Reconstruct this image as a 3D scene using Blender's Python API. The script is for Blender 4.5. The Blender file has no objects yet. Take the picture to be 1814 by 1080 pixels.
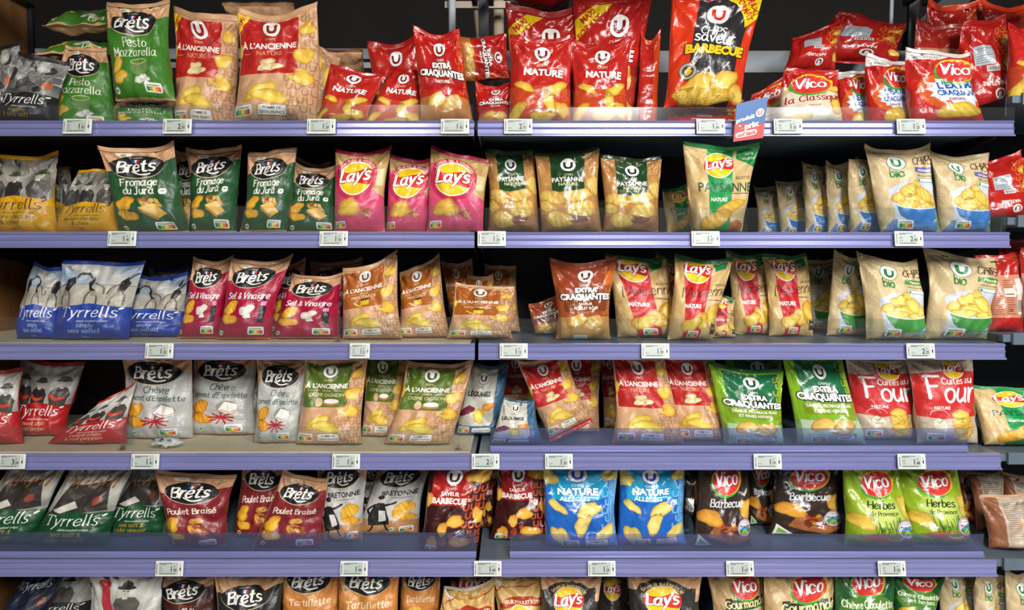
import bpy, math, random
import numpy as np
from mathutils import Vector
from mathutils.geometry import tessellate_polygon
SC = bpy.context.scene
COL = SC.collection
PI = math.pi
# ------------------------------------------------------------------ camera
FPX, DIST, HOR = 1310.0, 1.85, 462.0
CAMH = 1.46
PITCH = math.atan((540 - HOR) / FPX)
cam_d = bpy.data.cameras.new('camera'); cam = bpy.data.objects.new('camera', cam_d); COL.objects.link(cam)
cam_d.sensor_width = 36; cam_d.lens = FPX / 1814 * 36; cam_d.clip_start = .05
cam.location = (0, -DIST, CAMH); cam.rotation_euler = (PI / 2 - PITCH, 0, 0)
SC.camera = cam
def at(x, y, Y):
    """world point seen at pixel (x, y) lying at depth Y"""
    cx, cy = (x - 907) / FPX, (540 - y) / FPX
    dx, dy, dz = cx, math.cos(PITCH) + cy * math.sin(PITCH), cy * math.cos(PITCH) - math.sin(PITCH)
    t = (Y + DIST) / dy
    return np.array([dx * t, Y, CAMH + dz * t])
# ------------------------------------------------------------------ colours
def hx(s):
    if not isinstance(s, str): return np.array(s, float)
    s = s.lstrip('#'); s = ''.join(ch * 2 for ch in s) if len(s) == 3 else s; c = np.array([int(s[i:i + 2], 16) / 255 for i in (0, 2, 4)])
    return np.where(c <= .04045, c / 12.92, ((c + .055) / 1.055) ** 2.4)
def mix(a, b, t): return hx(a) * (1 - t) + hx(b) * t
# ------------------------------------------------------------------ materials
def nodemat(name):
    m = bpy.data.materials.new(name); m.use_nodes = True
    return m, m.node_tree.nodes, m.node_tree.links, m.node_tree.nodes['Principled BSDF']
def printed(name, rough, bump, scale, coat=0.0, spec=.5, bdist=.002):
    m, N, L, b = nodemat(name)
    a = N.new('ShaderNodeAttribute'); a.attribute_name = 'Col'
    L.new(a.outputs['Color'], b.inputs['Base Color'])
    b.inputs['Roughness'].default_value = rough; b.inputs['Coat Weight'].default_value = coat
    b.inputs['Coat Roughness'].default_value = .12; b.inputs['Specular IOR Level'].default_value = spec
    if bump:
        t = N.new('ShaderNodeTexCoord'); n = N.new('ShaderNodeTexNoise'); n.noise_dimensions = '3D'
        n.inputs['Scale'].default_value = scale; n.inputs['Detail'].default_value = 3
        n.inputs['Distortion'].default_value = 1.2
        n2 = N.new('ShaderNodeTexVoronoi'); n2.inputs['Scale'].default_value = scale * .9
        mx = N.new('ShaderNodeMath'); mx.operation = 'ADD'
        bp = N.new('ShaderNodeBump'); bp.inputs['Strength'].default_value = bump; bp.inputs['Distance'].default_value = bdist
        L.new(t.outputs['Object'], n.inputs['Vector']); L.new(t.outputs['Object'], n2.inputs['Vector'])
        L.new(n.outputs['Fac'], mx.inputs[0]); L.new(n2.outputs['Distance'], mx.inputs[1])
        L.new(mx.outputs[0], bp.inputs['Height']); L.new(bp.outputs['Normal'], b.inputs['Normal'])
    return m
def plain(name, col, rough=.5, metal=0, noise=0, scale=30, spec=.5, stretch=(1, 1, 1)):
    m, N, L, b = nodemat(name)
    c = hx(col); b.inputs['Roughness'].default_value = rough; b.inputs['Metallic'].default_value = metal
    b.inputs['Specular IOR Level'].default_value = spec
    b.inputs['Base Color'].default_value = (*c, 1)
    if noise:
        t = N.new('ShaderNodeTexCoord'); mp = N.new('ShaderNodeMapping'); n = N.new('ShaderNodeTexNoise'); r = N.new('ShaderNodeValToRGB')
        mp.inputs['Scale'].default_value = stretch; n.inputs['Scale'].default_value = scale; n.inputs['Detail'].default_value = 5
        r.color_ramp.elements[0].position = .3; r.color_ramp.elements[1].position = .7
        r.color_ramp.elements[0].color = (*(c * (1 - noise)), 1); r.color_ramp.elements[1].color = (*(np.minimum(c * (1 + noise), 1)), 1)
        L.new(t.outputs['Object'], mp.inputs['Vector']); L.new(mp.outputs[0], n.inputs['Vector'])
        L.new(n.outputs['Fac'], r.inputs['Fac']); L.new(r.outputs['Color'], b.inputs['Base Color'])
    return m
def clear(name, tint, gl=.10, fres=1.45, rough=.06, haze=0.0, hazecol='#ffffff'):
    m, N, L, b = nodemat(name); N.remove(b)
    o = [n for n in N if n.type == 'OUTPUT_MATERIAL'][0]
    tr = N.new('ShaderNodeBsdfTransparent'); tr.inputs[0].default_value = (*hx(tint), 1)
    g = N.new('ShaderNodeBsdfGlossy'); g.inputs['Roughness'].default_value = rough
    f = N.new('ShaderNodeFresnel'); f.inputs['IOR'].default_value = fres
    ge = N.new('ShaderNodeNewGeometry'); fr = N.new('ShaderNodeMath'); fr.operation = 'SUBTRACT'; fr.inputs[0].default_value = 1; fm = N.new('ShaderNodeMath'); fm.operation = 'MULTIPLY'
    L.new(ge.outputs['Backfacing'], fr.inputs[1]); L.new(f.outputs[0], fm.inputs[0]); L.new(fr.outputs[0], fm.inputs[1])
    mx = N.new('ShaderNodeMixShader'); L.new(fm.outputs[0], mx.inputs[0]); L.new(tr.outputs[0], mx.inputs[1]); L.new(g.outputs[0], mx.inputs[2])
    last = mx
    if haze:
        d = N.new('ShaderNodeBsdfDiffuse'); d.inputs[0].default_value = (*hx(hazecol), 1)
        m2 = N.new('ShaderNodeMixShader'); m2.inputs[0].default_value = haze
        L.new(mx.outputs[0], m2.inputs[1]); L.new(d.outputs[0], m2.inputs[2]); last = m2
    L.new(last.outputs[0], o.inputs['Surface'])
    return m
M = dict(
    film=printed('glossy_film', .27, .5, 26, .35, bdist=.005),
    paper=printed('matte_paper_film', .42, .55, 24, .08, bdist=.006),
    ink=printed('printed_card', .4, 0, 1),
)
def rail_mat():
    m, N, L, b = nodemat('lavender_plastic')
    t = N.new('ShaderNodeTexCoord'); mp = N.new('ShaderNodeMapping'); mp.inputs['Scale'].default_value = (1.2, 30, 60)
    n = N.new('ShaderNodeTexNoise'); n.inputs['Scale'].default_value = 3; r = N.new('ShaderNodeValToRGB')
    r.color_ramp.elements[0].color = (*hx('#6f72a4'), 1); r.color_ramp.elements[1].color = (*hx('#9598cc'), 1)
    L.new(t.outputs['Object'], mp.inputs['Vector']); L.new(mp.outputs[0], n.inputs['Vector']); L.new(n.outputs['Fac'], r.inputs['Fac'])
    L.new(r.outputs[0], b.inputs['Base Color']); b.inputs['Roughness'].default_value = .22; b.inputs['Metallic'].default_value = .3
    b.inputs['Coat Weight'].default_value = .5; b.inputs['Coat Roughness'].default_value = .15
    return m
M['rail'] = rail_mat()
M['deck_grey'] = plain('grey_steel_deck', '#5c6b78', .38, .1, .08, 20)
M['deck_cream'] = plain('cream_deck_liner', '#d2c4a4', .55, 0, .08, 14)
M['black'] = plain('black_steel', '#1d1e22', .34, .2, .15, 12, .4)
M['dark'] = plain('dark_steel', '#232528', .45, .2, .12, 10)
M['steel'] = plain('pale_blue_steel', '#c2ccd4', .4, 0, .05, 8)
M['wood'] = plain('dark_wood_panel', '#8a6038', .5, 0, .3, 6, stretch=(3, 3, .4))
M['void'] = plain('dark_back_wall', '#120c09', .8, 0, .3, 5)
M['beige'] = plain('beige_pipe', '#c4b49c', .5)
M['floor'] = plain('pale_floor_tiles', '#a9a59c', .35, 0, .06, 3)
M['white'] = plain('white_plastic', '#d9dcd8', .35)
M['clear'] = clear('clear_acrylic', '#f2f5f6', rough=.12, haze=.009)
M['clear_plate'] = clear('clear_divider_plastic', '#f2f5f6', fres=1.12, haze=.02)
M['clear_reflection'] = clear('acrylic_reflection_tint', '#d6dcf0', rough=.12, haze=.075, hazecol='#8a96bc')  # clear guard; rail reflection and glare are put into its tint and haze colour
# ------------------------------------------------------------------ objects
def setp(o, label=None, cat=None, group=None, kind=None):
    if label: o['label'] = label
    if cat: o['category'] = cat
    if group: o['group'] = group
    if kind: o['kind'] = kind
    return o
def empty(name, loc):
    o = bpy.data.objects.new(name, None); COL.objects.link(o); o.location = [float(c) for c in loc]; o.empty_display_size = .05
    return o
def mesh(name, V, F, mat, parent=None, loc=(0, 0, 0), cols=None, nrm=None, smooth=True):
    me = bpy.data.meshes.new(name)
    V = np.asarray(V, float)
    if isinstance(F, np.ndarray):
        n, k = F.shape
        me.vertices.add(len(V)); me.vertices.foreach_set('co', V.astype(np.float32).ravel())
        me.loops.add(n * k); me.loops.foreach_set('vertex_index', F.astype(np.int32).ravel())
        me.polygons.add(n); me.polygons.foreach_set('loop_start', np.arange(0, n * k, k, dtype=np.int32))
        me.update(calc_edges=True)
    else:
        me.from_pydata([tuple(v) for v in V], [], F); me.update()
    me.polygons.foreach_set('use_smooth', np.full(len(me.polygons), smooth))
    if cols is not None:
        a = me.color_attributes.new('Col', 'FLOAT_COLOR', 'POINT')
        c = np.ones((len(V), 4), np.float32); c[:, :3] = cols; a.data.foreach_set('color', c.ravel())
    if nrm is not None: me.normals_split_custom_set_from_vertices(nrm.astype(np.float32).tolist())
    me.materials.append(mat)
    o = bpy.data.objects.new(name, me); COL.objects.link(o); o.location = [float(c) for c in loc]
    if parent: o.parent = parent
    return o
def boxes(bs):
    """vertices and faces of several joined boxes ((x0,x1),(y0,y1),(z0,z1))"""
    V, F = [], []
    for (x0, x1), (y0, y1), (z0, z1) in bs:
        k = len(V)
        V += [(x, y, z) for z in (z0, z1) for y in (y0, y1) for x in (x0, x1)]
        F += [[k + i for i in f] for f in ((0, 2, 3, 1), (4, 5, 7, 6), (0, 1, 5, 4), (2, 6, 7, 3), (0, 4, 6, 2), (1, 3, 7, 5))]
    return V, F
def boxobj(name, bs, mat, parent=None, loc=(0, 0, 0), bevel=0):
    V, F = boxes(bs); o = mesh(name, V, F, mat, parent, loc, smooth=False)
    if bevel:
        b = o.modifiers.new('bevel', 'BEVEL'); b.width = bevel; b.segments = 2; b.limit_method = 'ANGLE'
    return o
def extrude(name, prof, x0, x1, mat, parent=None, loc=(0, 0, 0)):
    """closed profile (y,z) swept along x"""
    n = len(prof); V = [(x, y, z) for x in (x0, x1) for y, z in prof]
    F = [[i, i + n, (i + 1) % n + n, (i + 1) % n] for i in range(n)] + [list(range(n)), list(range(2 * n - 1, n - 1, -1))]
    return mesh(name, V, F, mat, parent, loc, smooth=False)
def tube(name, pts, r, mat, parent=None, n=14):
    V, F = [], []
    pts = [Vector(p) for p in pts]
    for i, p in enumerate(pts):
        d = (pts[min(i + 1, len(pts) - 1)] - pts[max(i - 1, 0)]).normalized()
        a = d.orthogonal().normalized(); b = d.cross(a)
        V += [p + (a * math.cos(2 * PI * k / n) + b * math.sin(2 * PI * k / n)) * r for k in range(n)]
    for i in range(len(pts) - 1):
        F += [[i * n + k, i * n + (k + 1) % n, (i + 1) * n + (k + 1) % n, (i + 1) * n + k] for k in range(n)]
    F += [list(range(n))[::-1], [(len(pts) - 1) * n + k for k in range(n)]]
    return mesh(name, [tuple(v) for v in V], F, mat, parent)
# ------------------------------------------------------------------ printed artwork (flat drawings laid on curved surfaces)
_TX = {}
def glyphs(s, bold):
    k = (s, bold)
    if k not in _TX:
        cu = bpy.data.curves.new('t', 'FONT'); cu.body = s; cu.size = 1; cu.resolution_u = 2; cu.offset = bold; cu.fill_mode = 'FRONT'
        ob = bpy.data.objects.new('t', cu); me = ob.to_mesh()
        me.calc_loop_triangles()
        V = np.array([v.co[:2] for v in me.vertices], float).reshape(-1, 2)
        F = np.array([t.vertices for t in me.loop_triangles], int).reshape(-1, 3)
        ob.to_mesh_clear(); bpy.data.objects.remove(ob); bpy.data.curves.remove(cu)
        if len(V): V[:, 0] -= V[:, 0].min()
        _TX[k] = (V, F)
    return _TX[k]
def refine(V, F, L):
    for _ in range(9):
        P = V[F]; e = np.linalg.norm(P - np.roll(P, -1, 1), axis=2); k = e.argmax(1); big = e.max(1) > L
        if not big.any(): break
        f = F[big]; kk = k[big]; r = np.arange(len(f))
        a, b, c = f[r, kk], f[r, (kk + 1) % 3], f[r, (kk + 2) % 3]
        key = np.sort(np.stack([a, b], 1), 1); uq, inv = np.unique(key, axis=0, return_inverse=True); inv = inv.ravel()
        m = len(V) + inv; V = np.vstack([V, (V[uq[:, 0]] + V[uq[:, 1]]) / 2])
        F = np.vstack([F[~big], np.stack([a, m, c], 1), np.stack([m, b, c], 1)])
    return V, F
def cut(A, F, D):
    """split triangles F where the signed distances D (one per corner) change sign"""
    hit = (D.min(1) < 0) & (D.max(1) > 0)
    if not hit.any(): return A, F
    f, d, keep = F[hit], D[hit], F[~hit]; n0 = (d == 0).any(1); out = [keep]; new = []; nA = len(A)
    def roll(f, d, k): r = np.arange(len(f)); i = [(k + j) % 3 for j in range(3)]; return [f[r, q] for q in i], [d[r, q] for q in i]
    E, T = [], []
    f0, d0 = f[n0], d[n0]; f1, d1 = f[~n0], d[~n0]
    (a0, b0, c0), (x0, y0, w0) = roll(f0, d0, (d0 == 0).argmax(1)) if len(f0) else ((f0[:, 0],) * 3, (d0[:, 0],) * 3)
    sg = d1 > 0; lone = np.where(sg.sum(1) == 1, sg.argmax(1), (~sg).argmax(1))
    (a, b, c), (x, y, w) = roll(f1, d1, lone) if len(f1) else ((f1[:, 0],) * 3, (d1[:, 0],) * 3)
    p, q = np.concatenate([b0, a, a]), np.concatenate([c0, b, c]); dp, dq = np.concatenate([y0, x, x]), np.concatenate([w0, y, w])
    t = dp / (dp - dq); sw = p > q; lo, hi = np.where(sw, q, p), np.where(sw, p, q); t = np.where(sw, 1 - t, t)
    key = lo.astype(np.int64) * 10000000 + hi; uq, idx, inv = np.unique(key, return_index=True, return_inverse=True)
    tt = t[idx][:, None]; A = np.vstack([A, A[lo[idx]] * (1 - tt) + A[hi[idx]] * tt]); m = nA + inv.ravel()
    m0, m1, m2 = m[:len(a0)], m[len(a0):len(a0) + len(a)], m[len(a0) + len(a):]
    out += [np.stack(z, 1) for z in ((a0, b0, m0), (a0, m0, c0), (a, m1, m2), (m1, b, c), (m1, c, m2))]
    return A, np.vstack(out)
def spline(pts, per=4):
    p = np.array(pts, float)
    if len(p) < 3: return np.array([p[0] + (p[-1] - p[0]) * t for t in (0, .5, 1)])
    closed = np.allclose(p[0], p[-1])
    q = np.vstack([p[-2] if closed else 2 * p[0] - p[1], p, p[1] if closed else 2 * p[-1] - p[-2]])
    out = []
    for i in range(1, len(q) - 2):
        for t in np.arange(per) / per:
            a, b, c, d = q[i - 1:i + 3]
            out.append(.5 * ((2 * b) + (c - a) * t + (2 * a - 5 * b + 4 * c - d) * t * t + (3 * b - a - 3 * c + d) * t ** 3))
    out.append(p[-1]); return np.array(out)
HAND = {}
for ln in """a .68,.85 .4,1 .05,.7 .05,.25 .3,0 .65,.35|.7,1 .68,.2 .9,.02
b .05,1.55 .05,.05|.05,.6 .35,1 .7,.8 .7,.25 .4,0 .05,.15
c .65,.82 .4,1 .05,.75 .05,.25 .35,0 .68,.18
d .68,.85 .4,1 .05,.7 .05,.25 .3,0 .65,.3|.7,1.55 .7,.02
e .08,.5 .62,.58 .6,.9 .35,1 .05,.7 .05,.25 .35,0 .7,.2
f .65,1.45 .45,1.55 .28,1.3 .28,0|.02,.95 .58,.95
g .68,.85 .4,1 .05,.7 .05,.3 .3,.05 .65,.35|.7,1 .7,-.2 .45,-.5 .08,-.35
h .05,1.55 .05,0|.05,.6 .35,1 .62,.85 .65,0
i .1,1 .1,0|.08,1.36 .12,1.42
j .3,1 .3,-.3 .0,-.5|.28,1.36 .32,1.42
k .05,1.55 .05,0|.6,1 .1,.45|.2,.55 .65,0
l .1,1.55 .1,.15 .28,0
m .05,1 .05,0|.05,.6 .3,1 .5,.8 .5,0|.5,.6 .75,1 .95,.8 .97,0
n .05,1 .05,0|.05,.6 .35,1 .62,.8 .65,0
o .38,1 .05,.75 .05,.25 .38,0 .7,.25 .7,.75 .38,1
p .05,1 .05,-.5|.05,.6 .35,1 .7,.8 .7,.25 .4,0 .05,.15
q .68,.85 .4,1 .05,.7 .05,.3 .3,.05 .65,.35|.7,1 .7,-.5
r .08,1 .08,0|.08,.5 .25,.88 .5,.98
s .58,.88 .3,1 .08,.8 .2,.58 .5,.42 .6,.2 .35,0 .02,.12
t .25,1.4 .25,.2 .4,0 .6,.08|.0,1 .55,1
u .05,1 .05,.3 .25,0 .6,.3|.65,1 .65,0
v .0,1 .28,.05|.28,.05 .6,1
w 0,1 .25,.05|.25,.05 .48,.9|.48,.9 .7,.05|.7,.05 .95,1
x 0,1 .6,0|.6,1 0,0
y .05,1 .33,.1|.7,1 .33,.0 .02,-.5
z 0,1 .6,1|.6,1 .0,0|.0,0 .65,0
A 0,0 .45,1.45|.45,1.45 .9,0|.15,.5 .75,.5
B .05,1.45 .05,0|.05,1.4 .6,1.4 .65,.95 .05,.75|.05,.75 .75,.7 .75,.1 .05,.02
C .85,1.2 .5,1.45 .05,1.0 .05,.4 .5,0 .88,.25
E .75,1.4 .05,1.4|.05,1.45 .05,0|.05,.72 .65,.72|.05,.02 .78,.02
F .1,1.45 .1,0|-.1,1.4 .85,1.42|.1,.75 .65,.78
G .85,1.2 .5,1.45 .05,1.0 .05,.4 .5,0 .88,.3 .88,.65|.55,.65 .9,.65
H .05,1.45 .05,0|.85,1.45 .85,0|.05,.75 .85,.75
J .5,1.45 .5,.2 .25,-.1 .0,.1|.2,1.45 .75,1.45
L .15,1.45 .1,.05|.1,.05 .8,.05
M .05,0 .1,1.45|.1,1.45 .5,.5|.5,.5 .9,1.45|.9,1.45 .98,0
N .05,0 .05,1.45|.05,1.45 .75,0|.75,0 .75,1.45
P .1,1.45 .1,0|.1,1.4 .7,1.4 .7,.75 .1,.65
S .75,1.25 .4,1.45 .08,1.15 .35,.8 .7,.5 .6,.1 .3,0 .0,.2
T .45,1.4 .45,0|-.05,1.25 .0,1.42 .9,1.42 .95,1.25|.28,.02 .62,.02
V -.05,1.45 .35,.02|.35,.02 .8,1.5
& .8,0 .2,1.1 .4,1.4 .6,1.1 .1,.35 .3,0 .6,.15 .8,.6
' .1,1.5 .05,1.15""".split('\n'):
    HAND[ln[0]] = [[tuple(float(c) for c in p.split(',')) for p in st.split()] for st in ln[2:].split('|')]
ACC = {'é': ('e', [(.3, 1.2), (.5, 1.45)]), 'è': ('e', [(.45, 1.2), (.25, 1.45)]), 'ê': ('e', [(.2, 1.2), (.35, 1.42), (.5, 1.2)])}
class Art:
    def __init__(s, base, back=None, seal=None, mat='film', W=100., H=140., bottom=None):
        s.base, s.back, s.seal, s.mat, s.W, s.H = base, back or base, seal, mat, W, H
        s.p = []; s.n = 0
    def add(s, V, F, col, z):
        V = np.asarray(V, float); F = np.asarray(F, int)
        if not len(F): return
        # keep what lies on the sheet
        c = V[F].mean(1); ok = (c[:, 0] > .3) & (c[:, 0] < s.W - .3) & (c[:, 1] > .3) & (c[:, 1] < s.H - .3); F = F[ok]
        if not len(F): return
        C = col(V) if callable(col) else np.tile(hx(col), (len(V), 1))
        a, b, c = V[F[:, 0]], V[F[:, 1]], V[F[:, 2]]
        cr = (b[:, 0] - a[:, 0]) * (c[:, 1] - a[:, 1]) - (b[:, 1] - a[:, 1]) * (c[:, 0] - a[:, 0])
        F[cr < 0] = F[cr < 0][:, ::-1]
        s.p.append((V, F + s.n, C, np.full(len(V), float(z)))); s.n += len(V)
    def done(s):
        if s.p and not isinstance(s.p, tuple):
            s.p = tuple(np.concatenate([x[i] for x in s.p]) for i in range(4))
            V, F, C, Z = s.p; u, inv = np.unique(F, return_inverse=True)
            s.p = (V[u], inv.reshape(F.shape), C[u], Z[u])
        return s
    def conform(s, gu, gv):
        """cut the drawing along the facets of a sheet with grid lines gu, gv so that it lies exactly on them"""
        s.done(); k = (len(gu), len(gv))
        if not hasattr(s, 'cf'): s.cf = {}
        if k in s.cf or not len(s.p): return s.cf.get(k)
        V, F, C, Z = s.p
        A = np.hstack([np.clip(V[:, :1] / s.W, .004, .996), np.clip(V[:, 1:] / s.H, .004, .992), Z[:, None], C])
        for ax, g in ((0, gu), (1, gv)):
            for c in g[1:-1]:
                d = A[:, ax] - c; d[np.abs(d) < 1e-7] = 0; D = d[F]
                A, F = cut(A, F, D)
        def cell(P):
            m = P[F][:, :, :2].mean(1)
            iu = np.clip(np.searchsorted(gu, m[:, 0]) - 1, 0, len(gu) - 2); iv = np.clip(np.searchsorted(gv, m[:, 1]) - 1, 0, len(gv) - 2)
            return iu[:, None], iv[:, None]
        iu, iv = cell(A); P = A[F]
        D = (P[:, :, 0] - gu[iu]) / (gu[iu + 1] - gu[iu]) - (P[:, :, 1] - gv[iv]) / (gv[iv + 1] - gv[iv]); D[np.abs(D) < 1e-5] = 0
        A, F = cut(A, F, D)
        P = A[F]; ar = (P[:, 1, 0] - P[:, 0, 0]) * (P[:, 2, 1] - P[:, 0, 1]) - (P[:, 1, 1] - P[:, 0, 1]) * (P[:, 2, 0] - P[:, 0, 0])
        F = F[ar > 1e-10]; u, inv = np.unique(F, return_inverse=True); A = A[u]; F = inv.reshape(F.shape)
        s.cf[k] = (A[:, :2], F, A[:, 3:], A[:, 2]); return s.cf[k]
    def poly(s, pts, col, z=0, L=7, holes=()):
        rings = [[Vector((p[0], p[1], 0)) for p in r] for r in [pts, *holes]]
        F = tessellate_polygon(rings); V = np.array([p[:2] for r in rings for p in r]); F = np.array(F)
        if callable(col): V, F = refine(V, F, L)
        s.add(V, F, col, z)
    def rect(s, x0, y0, x1, y1, col, z=0, r=0, rot=0, L=7):
        pts = []
        r = min(r, abs(x1 - x0) / 2, abs(y1 - y0) / 2)
        for cx, cy, a in ((x1 - r, y1 - r, 0), (x0 + r, y1 - r, 90), (x0 + r, y0 + r, 180), (x1 - r, y0 + r, 270)):
            for k in (range(4) if r > 0 else (0,)):
                t = math.radians(a + k * 30); pts.append((cx + r * math.cos(t), cy + r * math.sin(t)))
        s.poly(s.turn(pts, (x0 + x1) / 2, (y0 + y1) / 2, rot), col, z, L)
    @staticmethod
    def turn(pts, cx, cy, rot):
        if not rot: return pts
        c, q = math.cos(math.radians(rot)), math.sin(math.radians(rot))
        return [(cx + (x - cx) * c - (y - cy) * q, cy + (x - cx) * q + (y - cy) * c) for x, y in pts]
    def ell(s, cx, cy, rx, ry, col, z=0, rot=0, n=24, a0=0, a1=360):
        pts = [(cx + rx * math.cos(math.radians(a0 + (a1 - a0) * k / n)), cy + ry * math.sin(math.radians(a0 + (a1 - a0) * k / n))) for k in range(n + (a1 - a0 < 360))]
        s.poly(s.turn(pts, cx, cy, rot), col, z, 9)
    def ring(s, cx, cy, rx, ry, w, col, z=0, rot=0, n=28, a0=0, a1=360):
        V, F = [], []
        for k in range(n + 1):
            a = math.radians(a0 + (a1 - a0) * k / n)
            V += [(cx + (rx - w) * math.cos(a), cy + (ry - w) * math.sin(a)), (cx + rx * math.cos(a), cy + ry * math.sin(a))]
        for k in range(n): F += [(2 * k, 2 * k + 1, 2 * k + 3), (2 * k, 2 * k + 3, 2 * k + 2)]
        s.add(s.turn(V, cx, cy, rot), F, col, z)
    def blob(s, cx, cy, rx, ry, colf, z=1, rot=0, seed=0, irr=.1, rings=4, n=20):
        """organic patch; colf(x, y, r) in its own unit frame"""
        rn = random.Random(seed); ph = [rn.uniform(0, 6.28) for _ in range(3)]
        A = np.linspace(0, 2 * PI, n, endpoint=False)
        rad = 1 + irr * (np.sin(2 * A + ph[0]) + .6 * np.sin(3 * A + ph[1]) + .4 * np.sin(5 * A + ph[2]))
        R = np.linspace(0, 1, rings + 1)[1:]
        xy = np.vstack([[[0, 0]], *[np.stack([np.cos(A) * rad * r, np.sin(A) * rad * r], 1) for r in R]])
        rr = np.concatenate([[0], np.repeat(R, n)])
        F = [(0, 1 + k, 1 + (k + 1) % n) for k in range(n)]
        for j in range(rings - 1):
            for k in range(n):
                a, b = 1 + j * n + k, 1 + j * n + (k + 1) % n; F += [(a, a + n, b + n), (a, b + n, b)]
        C = colf(xy[:, 0], xy[:, 1], rr)
        c, q = math.cos(math.radians(rot)), math.sin(math.radians(rot))
        V = np.stack([cx + rx * xy[:, 0] * c - ry * xy[:, 1] * q, cy + rx * xy[:, 0] * q + ry * xy[:, 1] * c], 1)
        s.add(V, F, lambda _: C, z)
    def chip(s, cx, cy, rx, ry, rot=0, seed=0, kind='flat', z=2, c=('#ecc850', '#d9a130', '#9c6416')):
        a, b, d = map(hx, c)
        def f(x, y, r):
            t = np.clip(r ** 3, 0, 1)[:, None]; base = a * (1 - t) + b * t
            if kind == 'ridge':
                w = (.5 + .5 * np.sin(x * 14 + y * 3))[:, None]; base = base * (1 - .75 * w) + (b * .45 + d * .55) * .75 * w
            else:
                fold = y + .35 * np.sin(2.2 * x + seed); w = np.clip((fold - .05) * 4, 0, 1)[:, None]; base = base * (1 - .45 * w) + (b * .7 + d * .3) * .45 * w
            e = (r > .95)[:, None]; return np.where(e, base * .3 + d * .7, base)
        s.blob(cx, cy, rx, ry, f, z, rot, seed, .1 if kind == 'ridge' else .17, 5 if kind == 'ridge' else 4, 30 if kind == 'ridge' else 18)
    def text(s, t, cx, cy, h, col, z=5, maxw=None, bold=.0, shear=0, rot=0, out=None, ow=.05, arc=0, al='c', sx=1):
        for b_, c_, dz in (([(bold + ow, out, -1)] if out else []) + [(bold, col, 0)]):
            V, F = glyphs(t, b_)
            if not len(F): continue
            V = V.copy(); V *= h / .72; wd = V[:, 0].max() if b_ == bold else glyphs(t, bold)[0][:, 0].max() * h / .72
            k = sx * (min(1, maxw / (wd * sx)) if maxw else 1)
            if b_ != bold: V[:, 0] -= ow * h / .72
            V[:, 0] *= k; wd *= k
            V[:, 1] -= h / 2; V[:, 0] += shear * V[:, 1]
            if al == 'c': V[:, 0] -= wd / 2
            if arc:
                th = V[:, 0] / arc; R = arc + V[:, 1]; V = np.stack([R * np.sin(th), R * np.cos(th) - arc], 1)
            c, q = math.cos(math.radians(rot)), math.sin(math.radians(rot))
            s.add(np.stack([cx + V[:, 0] * c - V[:, 1] * q, cy + V[:, 0] * q + V[:, 1] * c], 1), F, c_, z + dz)
    def stroke(s, pts, w, col, z=3, per=4, contrast=0, cap=True, smooth=True):
        P = spline(pts, per) if smooth else np.array(pts, float)
        d = np.gradient(P, axis=0); l = np.linalg.norm(d, axis=1)[:, None] + 1e-9; d = d / l
        ww = w * (1 - contrast * (1 - np.abs(d[:, 1])))[:, None] / 2
        nn = np.stack([-d[:, 1], d[:, 0]], 1) * ww
        if cap: P = np.vstack([P[:1] - d[:1] * ww[:1] * .8, P, P[-1:] + d[-1:] * ww[-1:] * .8]); nn = np.vstack([nn[:1] * .45, nn, nn[-1:] * .45])
        V = np.empty((2 * len(P), 2)); V[::2] = P + nn; V[1::2] = P - nn
        F = []
        for k in range(len(P) - 1): F += [(2 * k, 2 * k + 1, 2 * k + 3), (2 * k, 2 * k + 3, 2 * k + 2)]
        s.add(V, F, col, z)
    def hand(s, t, cx, cy, h, col, z=5, w=.2, shear=.15, rot=0, maxw=None, contrast=.3, gap=.22, out=None, ow=.16, al='c'):
        """lettering drawn with a pen; h = height of a small letter"""
        x = 0; st = []
        for ch in t:
            if ch == ' ': x += .5; continue
            b, ac = ACC.get(ch, (ch, None)); L = HAND.get(b)
            if not L: x += .5; continue
            for q in L + ([ac] if ac else []): st.append([(px + x, py) for px, py in q])
            x += max(px for q in L for px, _ in q) + gap
        wd = x - gap; k = min(1, (maxw or 1e9) / (wd * h)); c, q = math.cos(math.radians(rot)), math.sin(math.radians(rot))
        for q_ in st:
            P = []
            for px, py in q_:
                X = ((px - (wd / 2 if al == 'c' else 0)) + shear * (py - .5)) * h * k; Y_ = (py - .5) * h
                P.append((cx + X * c - Y_ * q, cy + X * q + Y_ * c))
            if out: s.stroke(P, (w + ow) * h, out, z - 1, 3)
            s.stroke(P, w * h, col, z, 3, contrast)
# ------------------------------------------------------------------ printed marks
KR, KRD = '#cd9f78', '#a97f5a'      # kraft paper and its darker print
def logo_oval(a, cx, cy, w, z=6, rot=0):
    """black oval, pen lettering, small tricolour"""
    h = w * .27
    a.ell(cx, cy, w / 2, h, '#d8c49a', z, rot, 30); a.ell(cx + .2, cy + .8, w / 2 - .2, h - .5, '#1c1b1e', z + 1, rot, 30)
    c, q = math.cos(math.radians(rot)), math.sin(math.radians(rot))
    def T(x, y): return (cx + x * c - y * q, cy + x * q + y * c)
    for i, cc in enumerate(('#27408f', '#e8e8e8', '#c8282e')):
        x, y = T((i - 1) * w * .045, h * .52); a.rect(x - w * .024, y - w * .035, x + w * .024, y + w * .035, cc, z + 2, 0, rot - 8)
    a.text('LE CHIPSIER', *T(0, h * .82), w * .03, '#c9c2b0', z + 2, rot=rot)
    a.hand('Brets', *T(-w * .01, -h * .06), w * .17, '#f2efe8', z + 3, .27, .22, rot + 3, contrast=.45, gap=.2)
    a.stroke([T(-w * .1, -h * .38), T(.02 * w, -h * .62), T(w * .12, -h * .64), T(w * .22, -h * .56)], w * .03, '#f2efe8', z + 3)
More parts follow.
